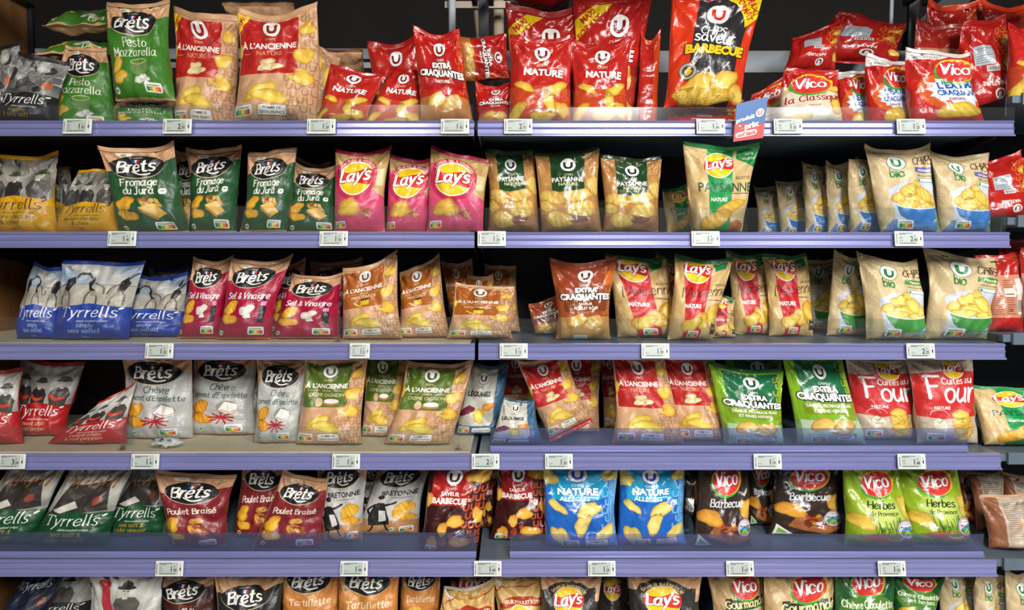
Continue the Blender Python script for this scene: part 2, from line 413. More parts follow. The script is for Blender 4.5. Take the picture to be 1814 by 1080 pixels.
def logo_round(a, cx, cy, r, ring='#8c1d20', z=6, rot=0, band=None):
    """white roundel with a bold U"""
    a.ell(cx, cy, r, r * 1.02, ring, z, rot, 26); a.ell(cx, cy, r * .93, r * .95, '#e9e9e6', z + 1, rot, 26)
    u = r * .42; w = r * .3
    P = [(-u, u * 1.05), (-u, -u * .3), (-u * .6, -u * 1.0), (0, -u * 1.15), (u * .6, -u * 1.0), (u, -u * .3), (u, u * 1.05)]
    c, q = math.cos(math.radians(rot)), math.sin(math.radians(rot))
    a.stroke([(cx + x * c - y * q, cy + x * q + y * c) for x, y in P], w, band or ring, z + 2, 3, 0, False)
def logo_sun(a, cx, cy, r, z=6, rot=0, ring='#ffffff'):
    """yellow roundel crossed by a red ribbon with white pen lettering"""
    a.ell(cx, cy, r * 1.06, r * 1.06, ring, z, 0, 30)
    a.ell(cx, cy, r, r, lambda V: np.array([mix('#f5cf1e', '#e8961a', min(1, max(0, abs(y - cy) / r * .3))) for x, y in V]), z + 1, 0, 30)
    P = [(-1.04, -.34), (-.6, -.2), (0, -.28), (.6, -.42), (.98, -.38), (1.02, .38), (.55, .55), (0, .42), (-.55, .3), (-.98, .36)]
    c, q = math.cos(math.radians(rot)), math.sin(math.radians(rot))
    a.poly([(cx + r * (x * c - y * q), cy + r * (x * q + y * c)) for x, y in spline(P + P[:1], 3)[:-1]], '#d3251f', z + 2)
    a.hand("Lay's", cx - .04 * r, cy + .04 * r, r * .5, '#ffffff', z + 4, .3, .2, rot + 5, gap=.14, contrast=.3, out='#a01418', ow=.1)
def logo_leaf(a, cx, cy, w, z=6, rot=0):
    """red blob between yellow and green crescents, white pen lettering"""
    h = w * .36
    a.ell(cx - w * .02, cy - h * .1, w * .5, h * 1.12, '#3f9a33', z, rot + 14, 26)
    a.ell(cx + w * .03, cy + h * .08, w * .5, h * 1.1, '#f0c02c', z + 1, rot + 14, 26)
    a.ell(cx, cy, w * .47, h, lambda V: np.array([mix('#c8202a', '#e2483a', min(1, max(0, (x - cx) / w + .5))) for x, y in V]), z + 2, rot + 14, 26)
    a.hand('Vico', cx, cy, w * .23, '#ffffff', z + 4, .27, .16, rot + 6, contrast=.45, out='#8f141c', ow=.08)
def serifword(a, t, cx, cy, h, col, z, maxw=None, rot=0, shear=0, w=.17):
    a.hand(t, cx, cy, h, col, z, w, shear, rot, maxw, .55, .2)
def nutri(a, x, y, w=22, on=2, rot=0, z=7):
    h = w * .52
    a.rect(x, y, x + w, y + h, '#e8e8e4', z, 2, rot); a.rect(x + w * .08, y + h * .68, x + w * .86, y + h * .8, '#8a8a88', z + 1)
    for i, c in enumerate(('#1e7d46', '#78b63a', '#edc22e', '#e08a2a', '#d24a28')):
        k = 1.6 if i == on else 0
        a.rect(x + w * (.08 + .168 * i), y + h * .12 - k * .4, x + w * (.08 + .168 * (i + 1)), y + h * .58 + k * .6, c, z + (2 if i == on else 1))
    a.text('ABCDE'[on], x + w * (.08 + .168 * (on + .5)), y + h * .36, h * .3, '#ffffff', z + 3)
def origin(a, x, y, w=32, last='TERRE FRANCE', rot=0, col='#3c2b22'):
    h = w * .36; a.rect(x, y, x + w, y + h, '#4a3a30', 6, 1.4, rot); a.rect(x + .5, y + .5, x + w - .5, y + h - .5, '#efe9de', 7, 1.2, rot)
    a.text('POMME DE', x + w / 2, y + h * .7, h * .25, col, 8, w * .8, .015); a.text(last, x + w / 2, y + h * .3, h * .25, col, 8, w * .9, .015)
def bluedot(a, x, y, r=4.5):
    a.ell(x, y, r, r, '#d9cf3a', 6, 0, 14); a.ell(x, y, r * .82, r * .82, '#e8ecd8', 7, 0, 12); a.blob(x, y, r * .6, r * .55, lambda x, y, r: np.tile(hx('#4a86b8'), (len(x), 1)), 8, 0, 3, .2, 2, 9)
def upattern(a, x0, x1, y0, y1, col, z=1, s=10):
    y = y0; k = 0
    while y < y1:
        x = x0 + (k % 2) * s * .4
        while x < x1:
            P = [(-.3, .38), (-.3, -.15), (-.15, -.36), (.15, -.36), (.3, -.15), (.3, .38)]
            a.stroke([(x + px * s, y + py * s) for px, py in P], s * .2, col, z, 2, 0, False); x += s * .95
        y += s * 1.05; k += 1
def folk(a, cx, cy, h, coat, z, skin='#b5b1a8', hat=None, arms=None):
    a.poly([(cx - h * .2, cy), (cx - h * .27, cy + h * .42), (cx - h * .18, cy + h * .62), (cx, cy + h * .68), (cx + h * .18, cy + h * .62), (cx + h * .27, cy + h * .42), (cx + h * .2, cy)], coat, z)
    a.ell(cx, cy + h * .8, h * .11, h * .14, skin, z + 1, 0, 14)
    a.stroke([(cx - h * .06, cy + h * .8), (cx - h * .03, cy + h * .8)], h * .02, '#333', z + 2); a.stroke([(cx + h * .03, cy + h * .8), (cx + h * .06, cy + h * .8)], h * .02, '#333', z + 2)
    a.rect(cx - h * .05, cy + h * .6, cx + h * .05, cy + h * .68, '#cfcbc2', z + 1)
    if hat: a.ell(cx, cy + h * .88, h * .2, h * .05, hat, z + 2, 0, 14); a.ell(cx, cy + h * .94, h * .12, h * .1, hat, z + 2, 0, 14)
    if arms: a.stroke([(cx - h * .24, cy + h * .4), (cx - h * .05, cy + h * .25), (cx + h * .15, cy + h * .3)], h * .1, arms, z + 2)
def patch(a, cx, cy, rx, ry, cols, z=2, seed=0, n=9, s=.4, kind='flat'):
    """a heap of small rounded pieces"""
    rn = random.Random(seed)
    for i in range(n):
        t = rn.uniform(0, 6.28); r = rn.random() ** .5
        c = cols[i % len(cols)]; d = tuple(hx(c) * .45)
        a.chip(cx + rx * r * math.cos(t), cy + ry * r * math.sin(t), rx * s * rn.uniform(.7, 1.2), rx * s * rn.uniform(.45, .8), rn.uniform(-60, 60), seed + i, kind, z + i % 3, (c, tuple(hx(c) * .75), d))
# ------------------------------------------------------------------ the printed sheets
DS = {}
def design(f): DS[f.__name__] = f; return f
def brets(top, col, logo_y=110, rot=0, edge=True):
    a = Art(col, KR, KR if top == 'k' else col, 'paper')
    if top == 'k': a.poly([(0, 104), (28, 108), (60, 110), (100, 122), (100, 140), (0, 140)], KR, 0)
    if edge: a.rect(0, 0, 3, 104, KRD, 1); a.rect(0, 0, 100, 3, KR, 1)
    if top == 'k':
        a.rect(22, 131, 42, 138, '#eadfc8', 4, 1); a.text('100%', 32, 134.5, 3, '#5a3a28', 5, bold=.02); a.rect(46, 132, 64, 133, '#7a5a40', 5); a.rect(46, 135, 62, 136, '#7a5a40', 5)
    logo_oval(a, 48, logo_y, 76, 6, rot)
    return a
@design
def pesto():
    a = brets('k', '#3f7a28', 112)
    a.rect(0, 3, 100, 104, '#3e7a26', 0)
    serifword(a, 'Pesto', 50, 80, 9, '#f0efdf', 5); serifword(a, 'Mozzarella', 50, 65, 9, '#f0efdf', 5, 72)
    a.chip(18, 48, 13, 9, 60, 1); a.chip(22, 30, 13, 10, -10, 2)
    a.blob(56, 44, 15, 14, lambda x, y, r: np.where((y > .35)[:, None], mix('#6d9a3c', '#35601e', .3), mix('#5c7f45', '#8fae70', .4) * (1 - .35 * (x ** 2)[:, None])), 2, 0, 3, .02)
    a.ring(56, 52, 15, 4.5, 1, '#c8d8b8', 4); patch(a, 62, 27, 13, 5, ['#e6e4d8', '#f2f0e6'], 4, 5, 6, .5)
    a.stroke([(70, 34), (80, 42)], 1, '#2c5a1a', 3); nutri(a, 62, 9, 24); bluedot(a, 12, 12); return a
def jarcheese(a):
    patch(a, 60, 51, 15, 7, ['#e0a040', '#c87f2c', '#f0c060'], 2, 4, 12, .35, 'ridge')
    a.poly([(44, 44), (66, 50), (84, 33), (72, 26)], lambda V: np.array([mix('#f2cc70', '#dda544', (x - 44) / 40) for x, y in V]), 5)
    a.poly([(44, 44), (72, 26), (70, 22), (46, 38)], '#b9802f', 5)
@design
def jura():
    a = brets('k', '#22512f', 112); a.rect(0, 3, 100, 103, '#23522f', 0)
    a.hand('Fromage', 48, 84, 8, '#f2efe4', 5, .24, .1, maxw=60); a.hand('du Jura', 46, 70, 8, '#f2efe4', 5, .24, .1, maxw=50)
    a.rect(76, 65, 86, 74, '#f2efe4', 5, 3); a.rect(79, 69, 84, 71, '#23522f', 6)
    a.chip(22, 50, 16, 11, 10, 2, c=('#f0bc3a', '#dd9a22', '#a86a14')); a.chip(26, 31, 16, 10, -8, 7, c=('#f0bc3a', '#dd9a22', '#a86a14')); jarcheese(a)
    nutri(a, 64, 6, 26); bluedot(a, 20, 9); return a
@design
def selv():
    a = brets('k', '#a01038', 112, 4); a.rect(0, 3, 100, 103, '#a3113a', 0)
    a.hand('Sel & Vinaigre', 50, 76, 7.5, '#f4eef0', 5, .22, .18, maxw=84)
    a.chip(20, 56, 16, 11, 30, 2, 'ridge', c=('#f2c23c', '#dd9f26', '#a86a14')); a.chip(22, 36, 16, 10, -5, 7, c=('#f0b43a', '#dd9426', '#a86a14'))
    a.blob(54, 52, 12, 10, lambda x, y, r: mix('#efe9e0', '#c9bcae', .2) * (1 - .25 * r[:, None]), 2, 20, 4, .2); patch(a, 56, 40, 8, 4, ['#f4f0ea'], 3, 3, 5, .4)
    a.poly([(78, 30), (76, 56), (80, 64), (80, 74), (85, 74), (85, 64), (89, 56), (88, 30)], '#2a1a20', 3); a.rect(78, 60, 87, 68, '#d884b0', 4)
    nutri(a, 64, 9, 26); bluedot(a, 12, 12); return a
@design
def chevre():
    a = brets('k', '#b9b9b4', 114, 2); a.rect(0, 3, 100, 104, '#b4b5b1', 0)
    a.hand('Chèvre', 54, 84, 7.5, '#22523e', 5, .2, .15, maxw=46); a.hand("piment d'Espelette", 50, 70, 6, '#22523e', 5, .2, .1, maxw=86)
    a.chip(20, 50, 15, 11, 15, 2, 'ridge', c=('#f0b43a', '#dd8f22', '#a0600f')); a.chip(24, 31, 16, 10, -10, 7, 'ridge', c=('#f0b43a', '#dd8f22', '#a0600f'))
    a.ell(64, 50, 17, 12, '#8e8e88', 2); a.poly([(50, 46), (60, 60), (78, 56), (80, 44), (64, 38)], '#ece9e0', 3); a.stroke([(54, 46), (66, 42), (80, 46)], 1, '#a33', 4); a.stroke([(64, 40), (65, 56)], .8, '#999', 4)
    for k in range(9): t = k * 20 + 5; a.stroke([(54, 33), (54 + 20 * math.cos(math.radians(t * 2 - 80)), 31 + 10 * math.sin(math.radians(t * 2 - 80)))], 2.6, '#b5202c', 5 + k % 2)
    nutri(a, 60, 8, 24); bluedot(a, 22, 12); return a
@design
def poulet():
    a = brets('k', '#7d2229', 108); a.rect(0, 3, 100, 98, '#7f2229', 0)
    a.hand('Poulet Braisé', 50, 72, 7.5, '#efe4d2', 5, .24, .08, 4, 84)
    a.chip(18, 46, 15, 13, 30, 2, c=('#f2bf3a', '#dd9a22', '#a86a14')); a.chip(22, 26, 15, 9, -8, 7, c=('#f2bf3a', '#dd9a22', '#a86a14'))
    patch(a, 60, 46, 16, 12, ['#d98a34', '#b5561c', '#e8a850'], 3, 6, 14, .45); patch(a, 60, 32, 22, 4, ['#c8401c', '#8a1c10', '#e0702a'], 3, 9, 14, .2)
    nutri(a, 64, 7, 24); bluedot(a, 16, 12); return a
@design
def bretonne():
    a = brets('k', '#bdbdb8', 118, 8); a.rect(0, 26, 100, 108, '#bcbcb8', 0)
    a.rect(0, 0, 100, 34, '#b08258', 1); a.text('BRETONNE', 58, 88, 9.5, '#26221f', 5, 70, .03, rot=6); a.text('La', 50, 97, 3.5, '#26221f', 5)
    a.rect(44, 79, 82, 80, '#5a5550', 5, rot=6)
    # dancing figure in a dark dress
    a.poly([(18, 22), (12, 40), (16, 58), (22, 66), (34, 66), (40, 56), (50, 38), (52, 26)], '#1b1a1c', 3); a.poly([(28, 52), (40, 52), (46, 34), (34, 30)], '#cfcdc8', 4)
    a.ell(27, 73, 5, 5.5, '#c9b49c', 4); a.ell(26, 77, 6, 4, '#1b1a1c', 5); a.stroke([(36, 62), (48, 66), (56, 70)], 4, '#1b1a1c', 3); a.stroke([(18, 62), (8, 52), (12, 44)], 4, '#1b1a1c', 3)
    a.stroke([(26, 24), (24, 12), (20, 10)], 3, '#1b1a1c', 3); a.stroke([(44, 28), (50, 16), (56, 14)], 3, '#1b1a1c', 3)
    a.chip(72, 58, 19, 14, 20, 3, 'ridge', 5, ('#f4c640', '#e0a024', '#b57a18')); a.chip(74, 42, 20, 9, -8, 4, 'ridge', 4, ('#f0b840', '#dc9a24', '#b57a18'))
    nutri(a, 70, 10, 22); bluedot(a, 58, 17); return a
@design
def chili():
    a = brets('k', '#3a2a28', 108, 8); a.rect(0, 3, 100, 98, '#46211f', 0); a.text('SAVEUR', 56, 82, 5, '#b5352c', 5, rot=6)
    a.hand('Chili', 58, 70, 8.5, '#efe8dc', 5, .26, .1, 6); a.chip(26, 40, 18, 12, 10, 2); patch(a, 64, 38, 16, 10, ['#a82018', '#c84020'], 3, 4, 9, .4); return a
@design
def chorizo():
    a = brets('k', '#262627', 100, 6); a.rect(0, 3, 100, 96, '#242425', 0); a.text('SAVEUR', 56, 74, 6, '#b52a2a', 5, rot=4); a.chip(30, 40, 18, 12, 10, 2); return a
@design
def tartiflette():
    a = brets('k', '#bd6f30', 122); a.rect(0, 3, 100, 126, lambda V: np.array([mix('#b5662c', '#cf8c44', y / 140) for x, y in V]), 0)
    a.text('SAVEUR', 60, 98, 6, '#e3b468', 5, sx=.6); a.hand('Tartiflette', 52, 84, 8, '#f3e2bc', 5, .2, .1, 3, 76)
    a.chip(36, 58, 22, 14, 10, 2, 'ridge'); a.chip(70, 50, 18, 12, -20, 3, c=('#f4e6b4', '#e6c46c', '#b58a3c')); return a
def u_old(panel, sub, sub2=None, art=0, gap=24):
    a = Art(KR, KR, KR, 'paper'); a.seal2 = tuple(hx(panel) * .9); a.rect(0, 0, 100, 2.4, tuple(hx(panel) * .9), 4)
    a.rect(3, 60 if sub2 is None else 62, 78, 136, panel, 1, 3)
    upattern(a, 84, 104, 6, 134, KRD, 1, 10); upattern(a, 66, 80, 12, 56, KRD, 1, 10)
    logo_round(a, 44, 124, 12.5, tuple(hx(panel) * .6), 6); a.text('CHIPS', 42, 107.5, 3.6, '#e8c89a', 5)
    a.text("À L'ANCIENNE", 41, 97.5, 7.6, '#f4efe6', 5, 72, .03)
    if sub2: a.text('SAVEUR', 42, 89.5, 3.2, '#e8c89a', 5, bold=.01); a.text(sub2, 42, 82.5, 6, '#f0dcb8', 5, 58); a.rect(12, 89, 28, 89.6, '#e8c89a', 5); a.rect(56, 89, 72, 89.6, '#e8c89a', 5)
    else: a.text(sub, 42, 87.5, 6, '#e0a878', 5, 44); a.rect(8, 87, 18, 87.7, '#e0a878', 5); a.rect(66, 87, 75, 87.7, '#e0a878', 5)
    if art == 0:
        a.chip(40, 75, 9, 6, 10, 4, z=3, c=('#e8cf9c', '#c8a468', '#8f6a34'))
        for k in range(4): a.chip(34 + k * 6, 68 + k * .3, 7, 4.2, 15, k, z=4 + k % 2, c=('#f0e0b0', '#dcc48c', '#a8804a'))
    elif art == 1: a.rect(36, 66, 52, 78, '#dcb52a', 3, 1); a.rect(36, 75, 52, 78, '#3a3226', 4, 1); a.stroke([(24, 72), (32, 66), (40, 64)], 2.4, '#d8c05c', 4)
    else: a.ell(32, 70, 6, 7, '#d9b592', 3); a.ell(52, 70, 13, 6, '#b57c48', 3); a.ell(52, 72, 12, 4, '#f0efe6', 4)
    a.chip(34, 38, 20, 9, 35, 11, c=('#ecd05c', '#d8b03c', '#a8801c')); a.chip(48, 31, 22, 9, -4, 12, z=3, c=('#ecd05c', '#d8b03c', '#a8801c'))
    a.chip(88, 118, 8, 10, 30, 13); a.chip(84, 84, 10, 13, -30, 14); a.chip(84, 56, 10, 13, 10, 16); a.stroke([(66, 58), (72, 54), (80, 52)], 4, '#e0bc4c', 3); a.chip(2, 92, 5, 9, 10, 15)
    nutri(a, 5, 8, 24); origin(a, 36, 8, 34); return a
@design
def anc_red(): return u_old('#b3221f', 'NATURE')
@design
def anc_red_maxi():
    a = u_old('#b3221f', 'NATURE'); a.poly([(0, 140), (0, 112), (16, 140)], '#ecc81e', 8); a.text('FORMAT', 4.5, 129, 4.5, '#b3221f', 9, rot=62, bold=.03); return a
@design
def anc_mustard(): return u_old('#a55a1c', '', 'MOUTARDE', 1)
@design
def anc_onion(): return u_old('#566b1e', '', 'CRÈME OIGNON', 2)
@design
def anc_side():
    a = Art(KR, KR, KR, 'paper'); upattern(a, 6, 100, 6, 136, KRD, 1, 12)
    for i, (x, y) in enumerate(((30, 20), (70, 45), (30, 70), (66, 95), (30, 120))): a.chip(x, y, 20, 15, 30 * i, i)
    return a
@design
def nat_red():
    a = Art('#b8261e', '#a81e1c', '#a81818', 'film')
    a.rect(0, 0, 100, 60, '#bf4426', 0); a.rect(12, 74, 96, 92, '#c8241e', 1, 3); upattern(a, 84, 104, 4, 60, '#d4572a', 1, 12)
    logo_round(a, 52, 118, 14, '#7a1518'); a.text('CHIPS', 52, 98, 5, '#f0d0b8', 5); a.text('NATURE', 54, 84, 12, '#f4efe8', 5, 66, .045, rot=-4, out='#7c1412', ow=.05)
    for i, (x, y, p, q, r) in enumerate(((24, 60, 12, 6, -30), (74, 56, 14, 8, 30), (64, 34, 8, 14, 5), (12, 18, 9, 14, -30), (84, 22, 8, 12, 20), (54, 10, 14, 8, 5))): a.chip(x, y, p * 1.28, q * 1.28, r, i + 3)
    return a
@design
def nat_maxi():
    a = Art('#b0211d', '#a81e1c', '#a81818', 'film'); a.rect(0, 0, 100, 58, '#b93a22', 0)
    a.poly([(0, 96), (0, 118), (28, 140), (50, 140)], '#e6c41c', 3); a.text('MAXI', 17, 124, 7, '#b3221f', 5, rot=40, bold=.03); a.text('FORMAT', 19, 113, 7, '#b3221f', 5, rot=40, bold=.03)
    logo_round(a, 60, 112, 14, '#7a1518'); a.text('CHIPS', 56, 93, 5, '#f0d0b8', 5); a.rect(14, 68, 96, 88, '#c8241e', 1, 3); a.text('NATURE', 54, 79, 12, '#f4efe8', 5, 70, .045, rot=-2, out='#7c1412', ow=.05)
    for i, (x, y, p, q, r) in enumerate(((22, 55, 12, 6, -30), (74, 52, 14, 8, 30), (66, 32, 8, 14, 5), (10, 22, 9, 14, -30), (86, 20, 8, 12, 20), (44, 8, 14, 8, 5))): a.chip(x, y, p * 1.28, q * 1.28, r, i + 5)
    return a
def extra(bg, dark, box, l1, l2, chipc='flat', low=None):
    a = Art(bg, bg, dark, 'film'); a.rect(14, 60, 92, 136, dark, 0, 4)
    if low: a.rect(0, 0, 100, 40, low, 1)
    upattern(a, 88, 104, 50, 134, tuple(mix(bg, '#e8a040', .3)), 1, 12)
    logo_round(a, 52, 118, 13, tuple(hx(dark) * .45)); a.text('CHIPS', 52, 99, 4.4, '#eee', 5)
    a.text('EXTRA', 54, 90, 9, '#f4f2ea', 5, 54, .05, out='#26221c', ow=.09); a.text('CRAQUANTES', 52, 77, 10.5, '#f4f2ea', 5, 90, .05, rot=-1, out='#26221c', ow=.10)
    a.rect(12, 50, 92, 69, box, 3, 4); a.text(l1, 52, 63.5, 5.2, '#f6f2e4', 5, 72, .02); a.text(l2, 52, 55.5, 5.2, '#f6f2e4', 5, 72, .02)
    a.chip(36, 34, 17, 12, 10, 3, z=4, c=('#ecc768', '#d8a544', '#a4742a')); a.chip(66, 30, 22, 11, 25, 5, 'ridge', z=4, c=('#ecd08a', '#d8a850', '#b08040')); return a
@design
def extra_red():
    a = extra('#c4281e', '#b51e1c', '#a81c1c', 'NATURE', '', low='#c07a3c'); return a
@design
def extra_roast():
    a = extra('#a3502c', '#96422a', '#7c3f1c', 'SAVEUR', 'POULET RÔTI', low='#b98a4a'); a.rect(84, 98, 100, 120, '#d2702a', 2); a.rect(30, 1, 56, 8, '#cfe0e4', 4); return a
@design
def extra_herb():
    a = extra('#7fae26', '#1f6a42', '#7a9a1c', 'SAVEUR FROMAGE FRAIS', 'ET FINES HERBES', low='#b7cfae')
    a.rect(0, 0, 6, 140, '#8fc02c', 1); patch(a, 80, 14, 10, 4, ['#4a8a4a', '#7fb06a'], 4, 8, 7, .3); nutri(a, 16, 5, 22, 2); origin(a, 50, 6, 30); return a
@design
def bbq_maxi():
    a = Art('#d2381a', '#c8301c', '#c8301c', 'film')
    a.poly([(22, 0), (22, 30), (30, 140), (94, 140), (84, 60), (80, 0)], '#2c2a2c', 1)
    for k in range(7): a.poly([(54, 112), (26 + k * 9, 20), (30 + k * 9, 20)], '#3c3a3c', 2)
    a.poly([(60, 140), (76, 126), (86, 100), (100, 112), (100, 140)], '#e6d21c', 6); a.text('MAXI', 91, 128, 8, '#c8301c', 8, rot=-62, bold=.03); a.text('FORMAT', 82, 124, 7.5, '#c8301c', 8, rot=-60, bold=.03, maxw=36)
    logo_round(a, 52, 116, 14, '#5a5a5c', band='#d22c20'); a.hand('CHiPS', 50, 92, 7, '#dfe6ea', 5, .22, 0, -6, maxw=34)
    a.hand('saveur', 52, 82, 9.5, '#e4ecf0', 5, .24, 0, -5, maxw=58); a.text('BARBECUE', 54, 68, 11, '#ecc41e', 5, 72, .06, rot=-2, out='#1a1412', ow=.07)
    a.ell(22, 40, 11, 11, '#4a4846', 5); a.ell(22, 40, 10, 10, '#a8a49c', 6); a.ell(22, 40, 7, 7, '#3a3836', 7); patch(a, 22, 40, 4, 4, ['#f0b41e'], 8, 2, 9, .6)
    for i, (x, y, p, q, r) in enumerate(((34, 18, 26, 16, 20), (66, 24, 22, 15, 40), (50, 10, 30, 11, 0), (88, 14, 14, 12, 30), (24, 10, 20, 8, -10))): a.chip(x, y, p, q, r, i + 2, z=3, c=('#f0cf60', '#dca838', '#b0701c'))
    return a
@design
def bbq_u():
    a = Art('#3a1514', '#2c100f', '#4a1a14', 'film'); a.rect(8, 76, 70, 140, '#a81f1e', 1, 3); upattern(a, 70, 104, 20, 112, '#c4502a', 2, 13)
    patch(a, 50, 16, 48, 12, ['#5a1a12', '#c8451c', '#7a2014'], 1, 8, 26, .14)
    logo_round(a, 42, 122, 14, '#5a1414', band='#4a1414'); a.text('CHIPS', 40, 103, 4.6, '#f0dcc8', 5); a.text('SAVEUR', 40, 95, 6.2, '#f4efe8', 5, 36, .03); a.text('BARBECUE', 40, 84, 9, '#f4efe8', 5, 58, .045)
    for i, (x, y, p, q, r) in enumerate(((82, 122, 17, 11, -8), (4, 84, 7, 12, 0), (54, 52, 15, 9, 20), (34, 40, 9, 9, 0), (66, 20, 15, 9, 0), (20, 16, 7, 14, 30), (92, 60, 8, 13, 20))): a.chip(x, y, p * 1.1, q * 1.1, r, i + 3, z=4, c=('#f0bc4c', '#dc9a34', '#a8641c'))
    nutri(a, 8, 4, 20); return a
@design
def blue_light():
    a = Art('#1d62b8', '#1a55a0', '#2a8ac8', 'film'); a.poly([(10, 82), (50, 78), (86, 86), (86, 140), (6, 140)], '#1f9ac8', 1); a.rect(88, 0, 100, 140, '#5a9ad2', 0); upattern(a, 84, 104, 10, 120, '#6fb0e0', 2, 13)
    logo_round(a, 46, 124, 14, '#2a4aa8', band='#2a4ab8'); a.text('CHIPS', 46, 106, 4.6, '#eef6fa', 5); a.text('NATURE', 46, 96, 10.5, '#f4f8fa', 5, 66, .045, out='#1560a0', ow=.05); a.text('ALLÉGÉES**', 46, 84, 7, '#f4f8fa', 5, 60, .03)
    for i, (x, y, p, q, r) in enumerate(((6, 116, 9, 12, 20), (18, 70, 11, 6, -40), (62, 66, 15, 8, 35), (52, 42, 9, 14, -15), (20, 22, 8, 14, 20), (84, 28, 11, 8, 40), (90, 122, 10, 7, 10))): a.chip(x, y, p * 1.28, q * 1.28, r, i + 3, z=3, c=('#f2dc84', '#e2c050', '#b58a2c'))
    nutri(a, 22, 5, 24, 1); origin(a, 54, 6, 32, 'TERRE EUROPE'); return a
@design
def paysanne():
    a = Art('#b5834c', '#a87840', '#1f3f20', 'film'); a.rect(22, 68, 76, 140, '#1f4222', 1); a.rect(0, 0, 100, 30, '#a0704c', 0)
    upattern(a, 84, 104, 90, 134, '#c89a60', 1, 12)
    logo_round(a, 50, 118, 13, '#3a3c38', band='#2c2e2c'); a.text('CHIPS', 50, 99, 4.2, '#e0d8c0', 5); a.text('PAYSANNE', 49, 91, 8.5, '#f0ece0', 5, 52, .03); a.text('NATURE', 49, 82, 6, '#e6dc9c', 5, bold=.02)
    for i, (x, y, p, q, r) in enumerate(((20, 60, 18, 11, -20), (64, 62, 21, 10, 10), (10, 44, 9, 10, 30), (68, 38, 24, 12, 8), (30, 20, 18, 13, -10), (92, 80, 10, 16, 10), (60, 20, 14, 6, 10))): a.chip(x, y, p * 1.15, q * 1.15, r, i + 3, 'ridge' if i < 6 else 'flat', 3, ('#eccf78', '#d8ac4c', '#a47c34') if i < 6 else ('#8a5a50', '#7a4a40', '#5a3630'))
    return a
@design
def sun_pink():
    a = Art('#c4a068', '#b8945c', '#b82048', 'paper'); a.poly([(0, 0), (100, 0), (100, 60), (76, 74), (80, 100), (60, 122), (0, 118)], '#d24a72', 0)
    a.ell(44, 94, 41, 41, '#c22a50', 1, 0, 30); a.text('SAVEUR SEL & VINAIGRE', 44, 130.5, 5.4, '#e8c8a8', 5, 88, .03, arc=36)
    logo_sun(a, 44, 94, 31); a.rect(84, 78, 98, 108, '#d8c490', 2, 3)
    a.chip(34, 40, 20, 19, 0, 3, z=3, c=('#e8bc48', '#d09a34', '#a8703c')); patch(a, 66, 28, 14, 8, ['#c86a4c', '#b04a44', '#d88a5c'], 3, 7, 8, .45); nutri(a, 6, 6, 22, 1); return a
@design
def sun_paysanne():
    a = Art('#d0b27c', '#c4a56c', '#1f8a48', 'paper'); a.rect(30, 0, 66, 140, '#129048', 1); a.poly([(72, 140), (70, 124), (100, 106), (100, 140)], '#118040', 2)
    a.text('50%', 88, 130, 5, '#eef0d8', 5); a.text('VÉGÉTALE', 88, 122, 4, '#eef0d8', 5, 18)
    logo_sun(a, 46, 112, 21, rot=6); a.text('PAYSANNE', 58, 75, 15, '#1d5434', 4, 86, .01)
    a.text('RECETTE', 84, 90, 5, '#3c4a30', 5, 24); a.text('NATURE', 46, 55, 6, '#f2f4e6', 5, 26, .03); a.rect(66, 64, 96, 65.4, '#5a4a34', 4)
    a.ell(78, 10, 16, 12, '#b0603c', 1); a.chip(64, 42, 26, 10, 24, 3, 'ridge', 4, ('#f0c850', '#dca030', '#a87420')); a.chip(40, 22, 28, 14, 24, 4, 'ridge', 5, ('#f0c050', '#dca030', '#a87420')); return a
@design
def sun_old():
    a = Art('#cfae74', '#c0a064', '#1f6a40', 'paper'); a.poly([(28, 0), (14, 128), (66, 128), (64, 0)], '#c21f24', 1); a.poly([(66, 140), (72, 122), (90, 126), (92, 140)], '#1f7a44', 2)
    logo_sun(a, 40, 122, 24, rot=-4); a.hand("l'Ancienne", 58, 80, 12, '#3c1c18', 5, .13, .25, 6, 92, .3); a.text('NATURE', 38, 57, 7, '#f4eee4', 5, 34, .04); a.text('RECETTE', 86, 96, 4.4, '#3c2c20', 5); a.rect(66, 68, 92, 69.4, '#5a4434', 5)
    a.chip(62, 32, 20, 14, 20, 5, z=3); a.chip(84, 40, 18, 20, 10, 6, z=3); a.chip(40, 26, 20, 13, 20, 4, z=4); a.rect(0, 0, 26, 22, '#c9a970', 4); a.rect(64, 0, 100, 18, '#c9a970', 4)
    a.poly([(84, 10), (98, 10), (98, 30), (91, 26), (84, 30)], '#3c2a1c', 6); a.text('100%', 91, 20, 3.6, '#e8dcc0', 7); nutri(a, 36, 4, 22, 1); return a
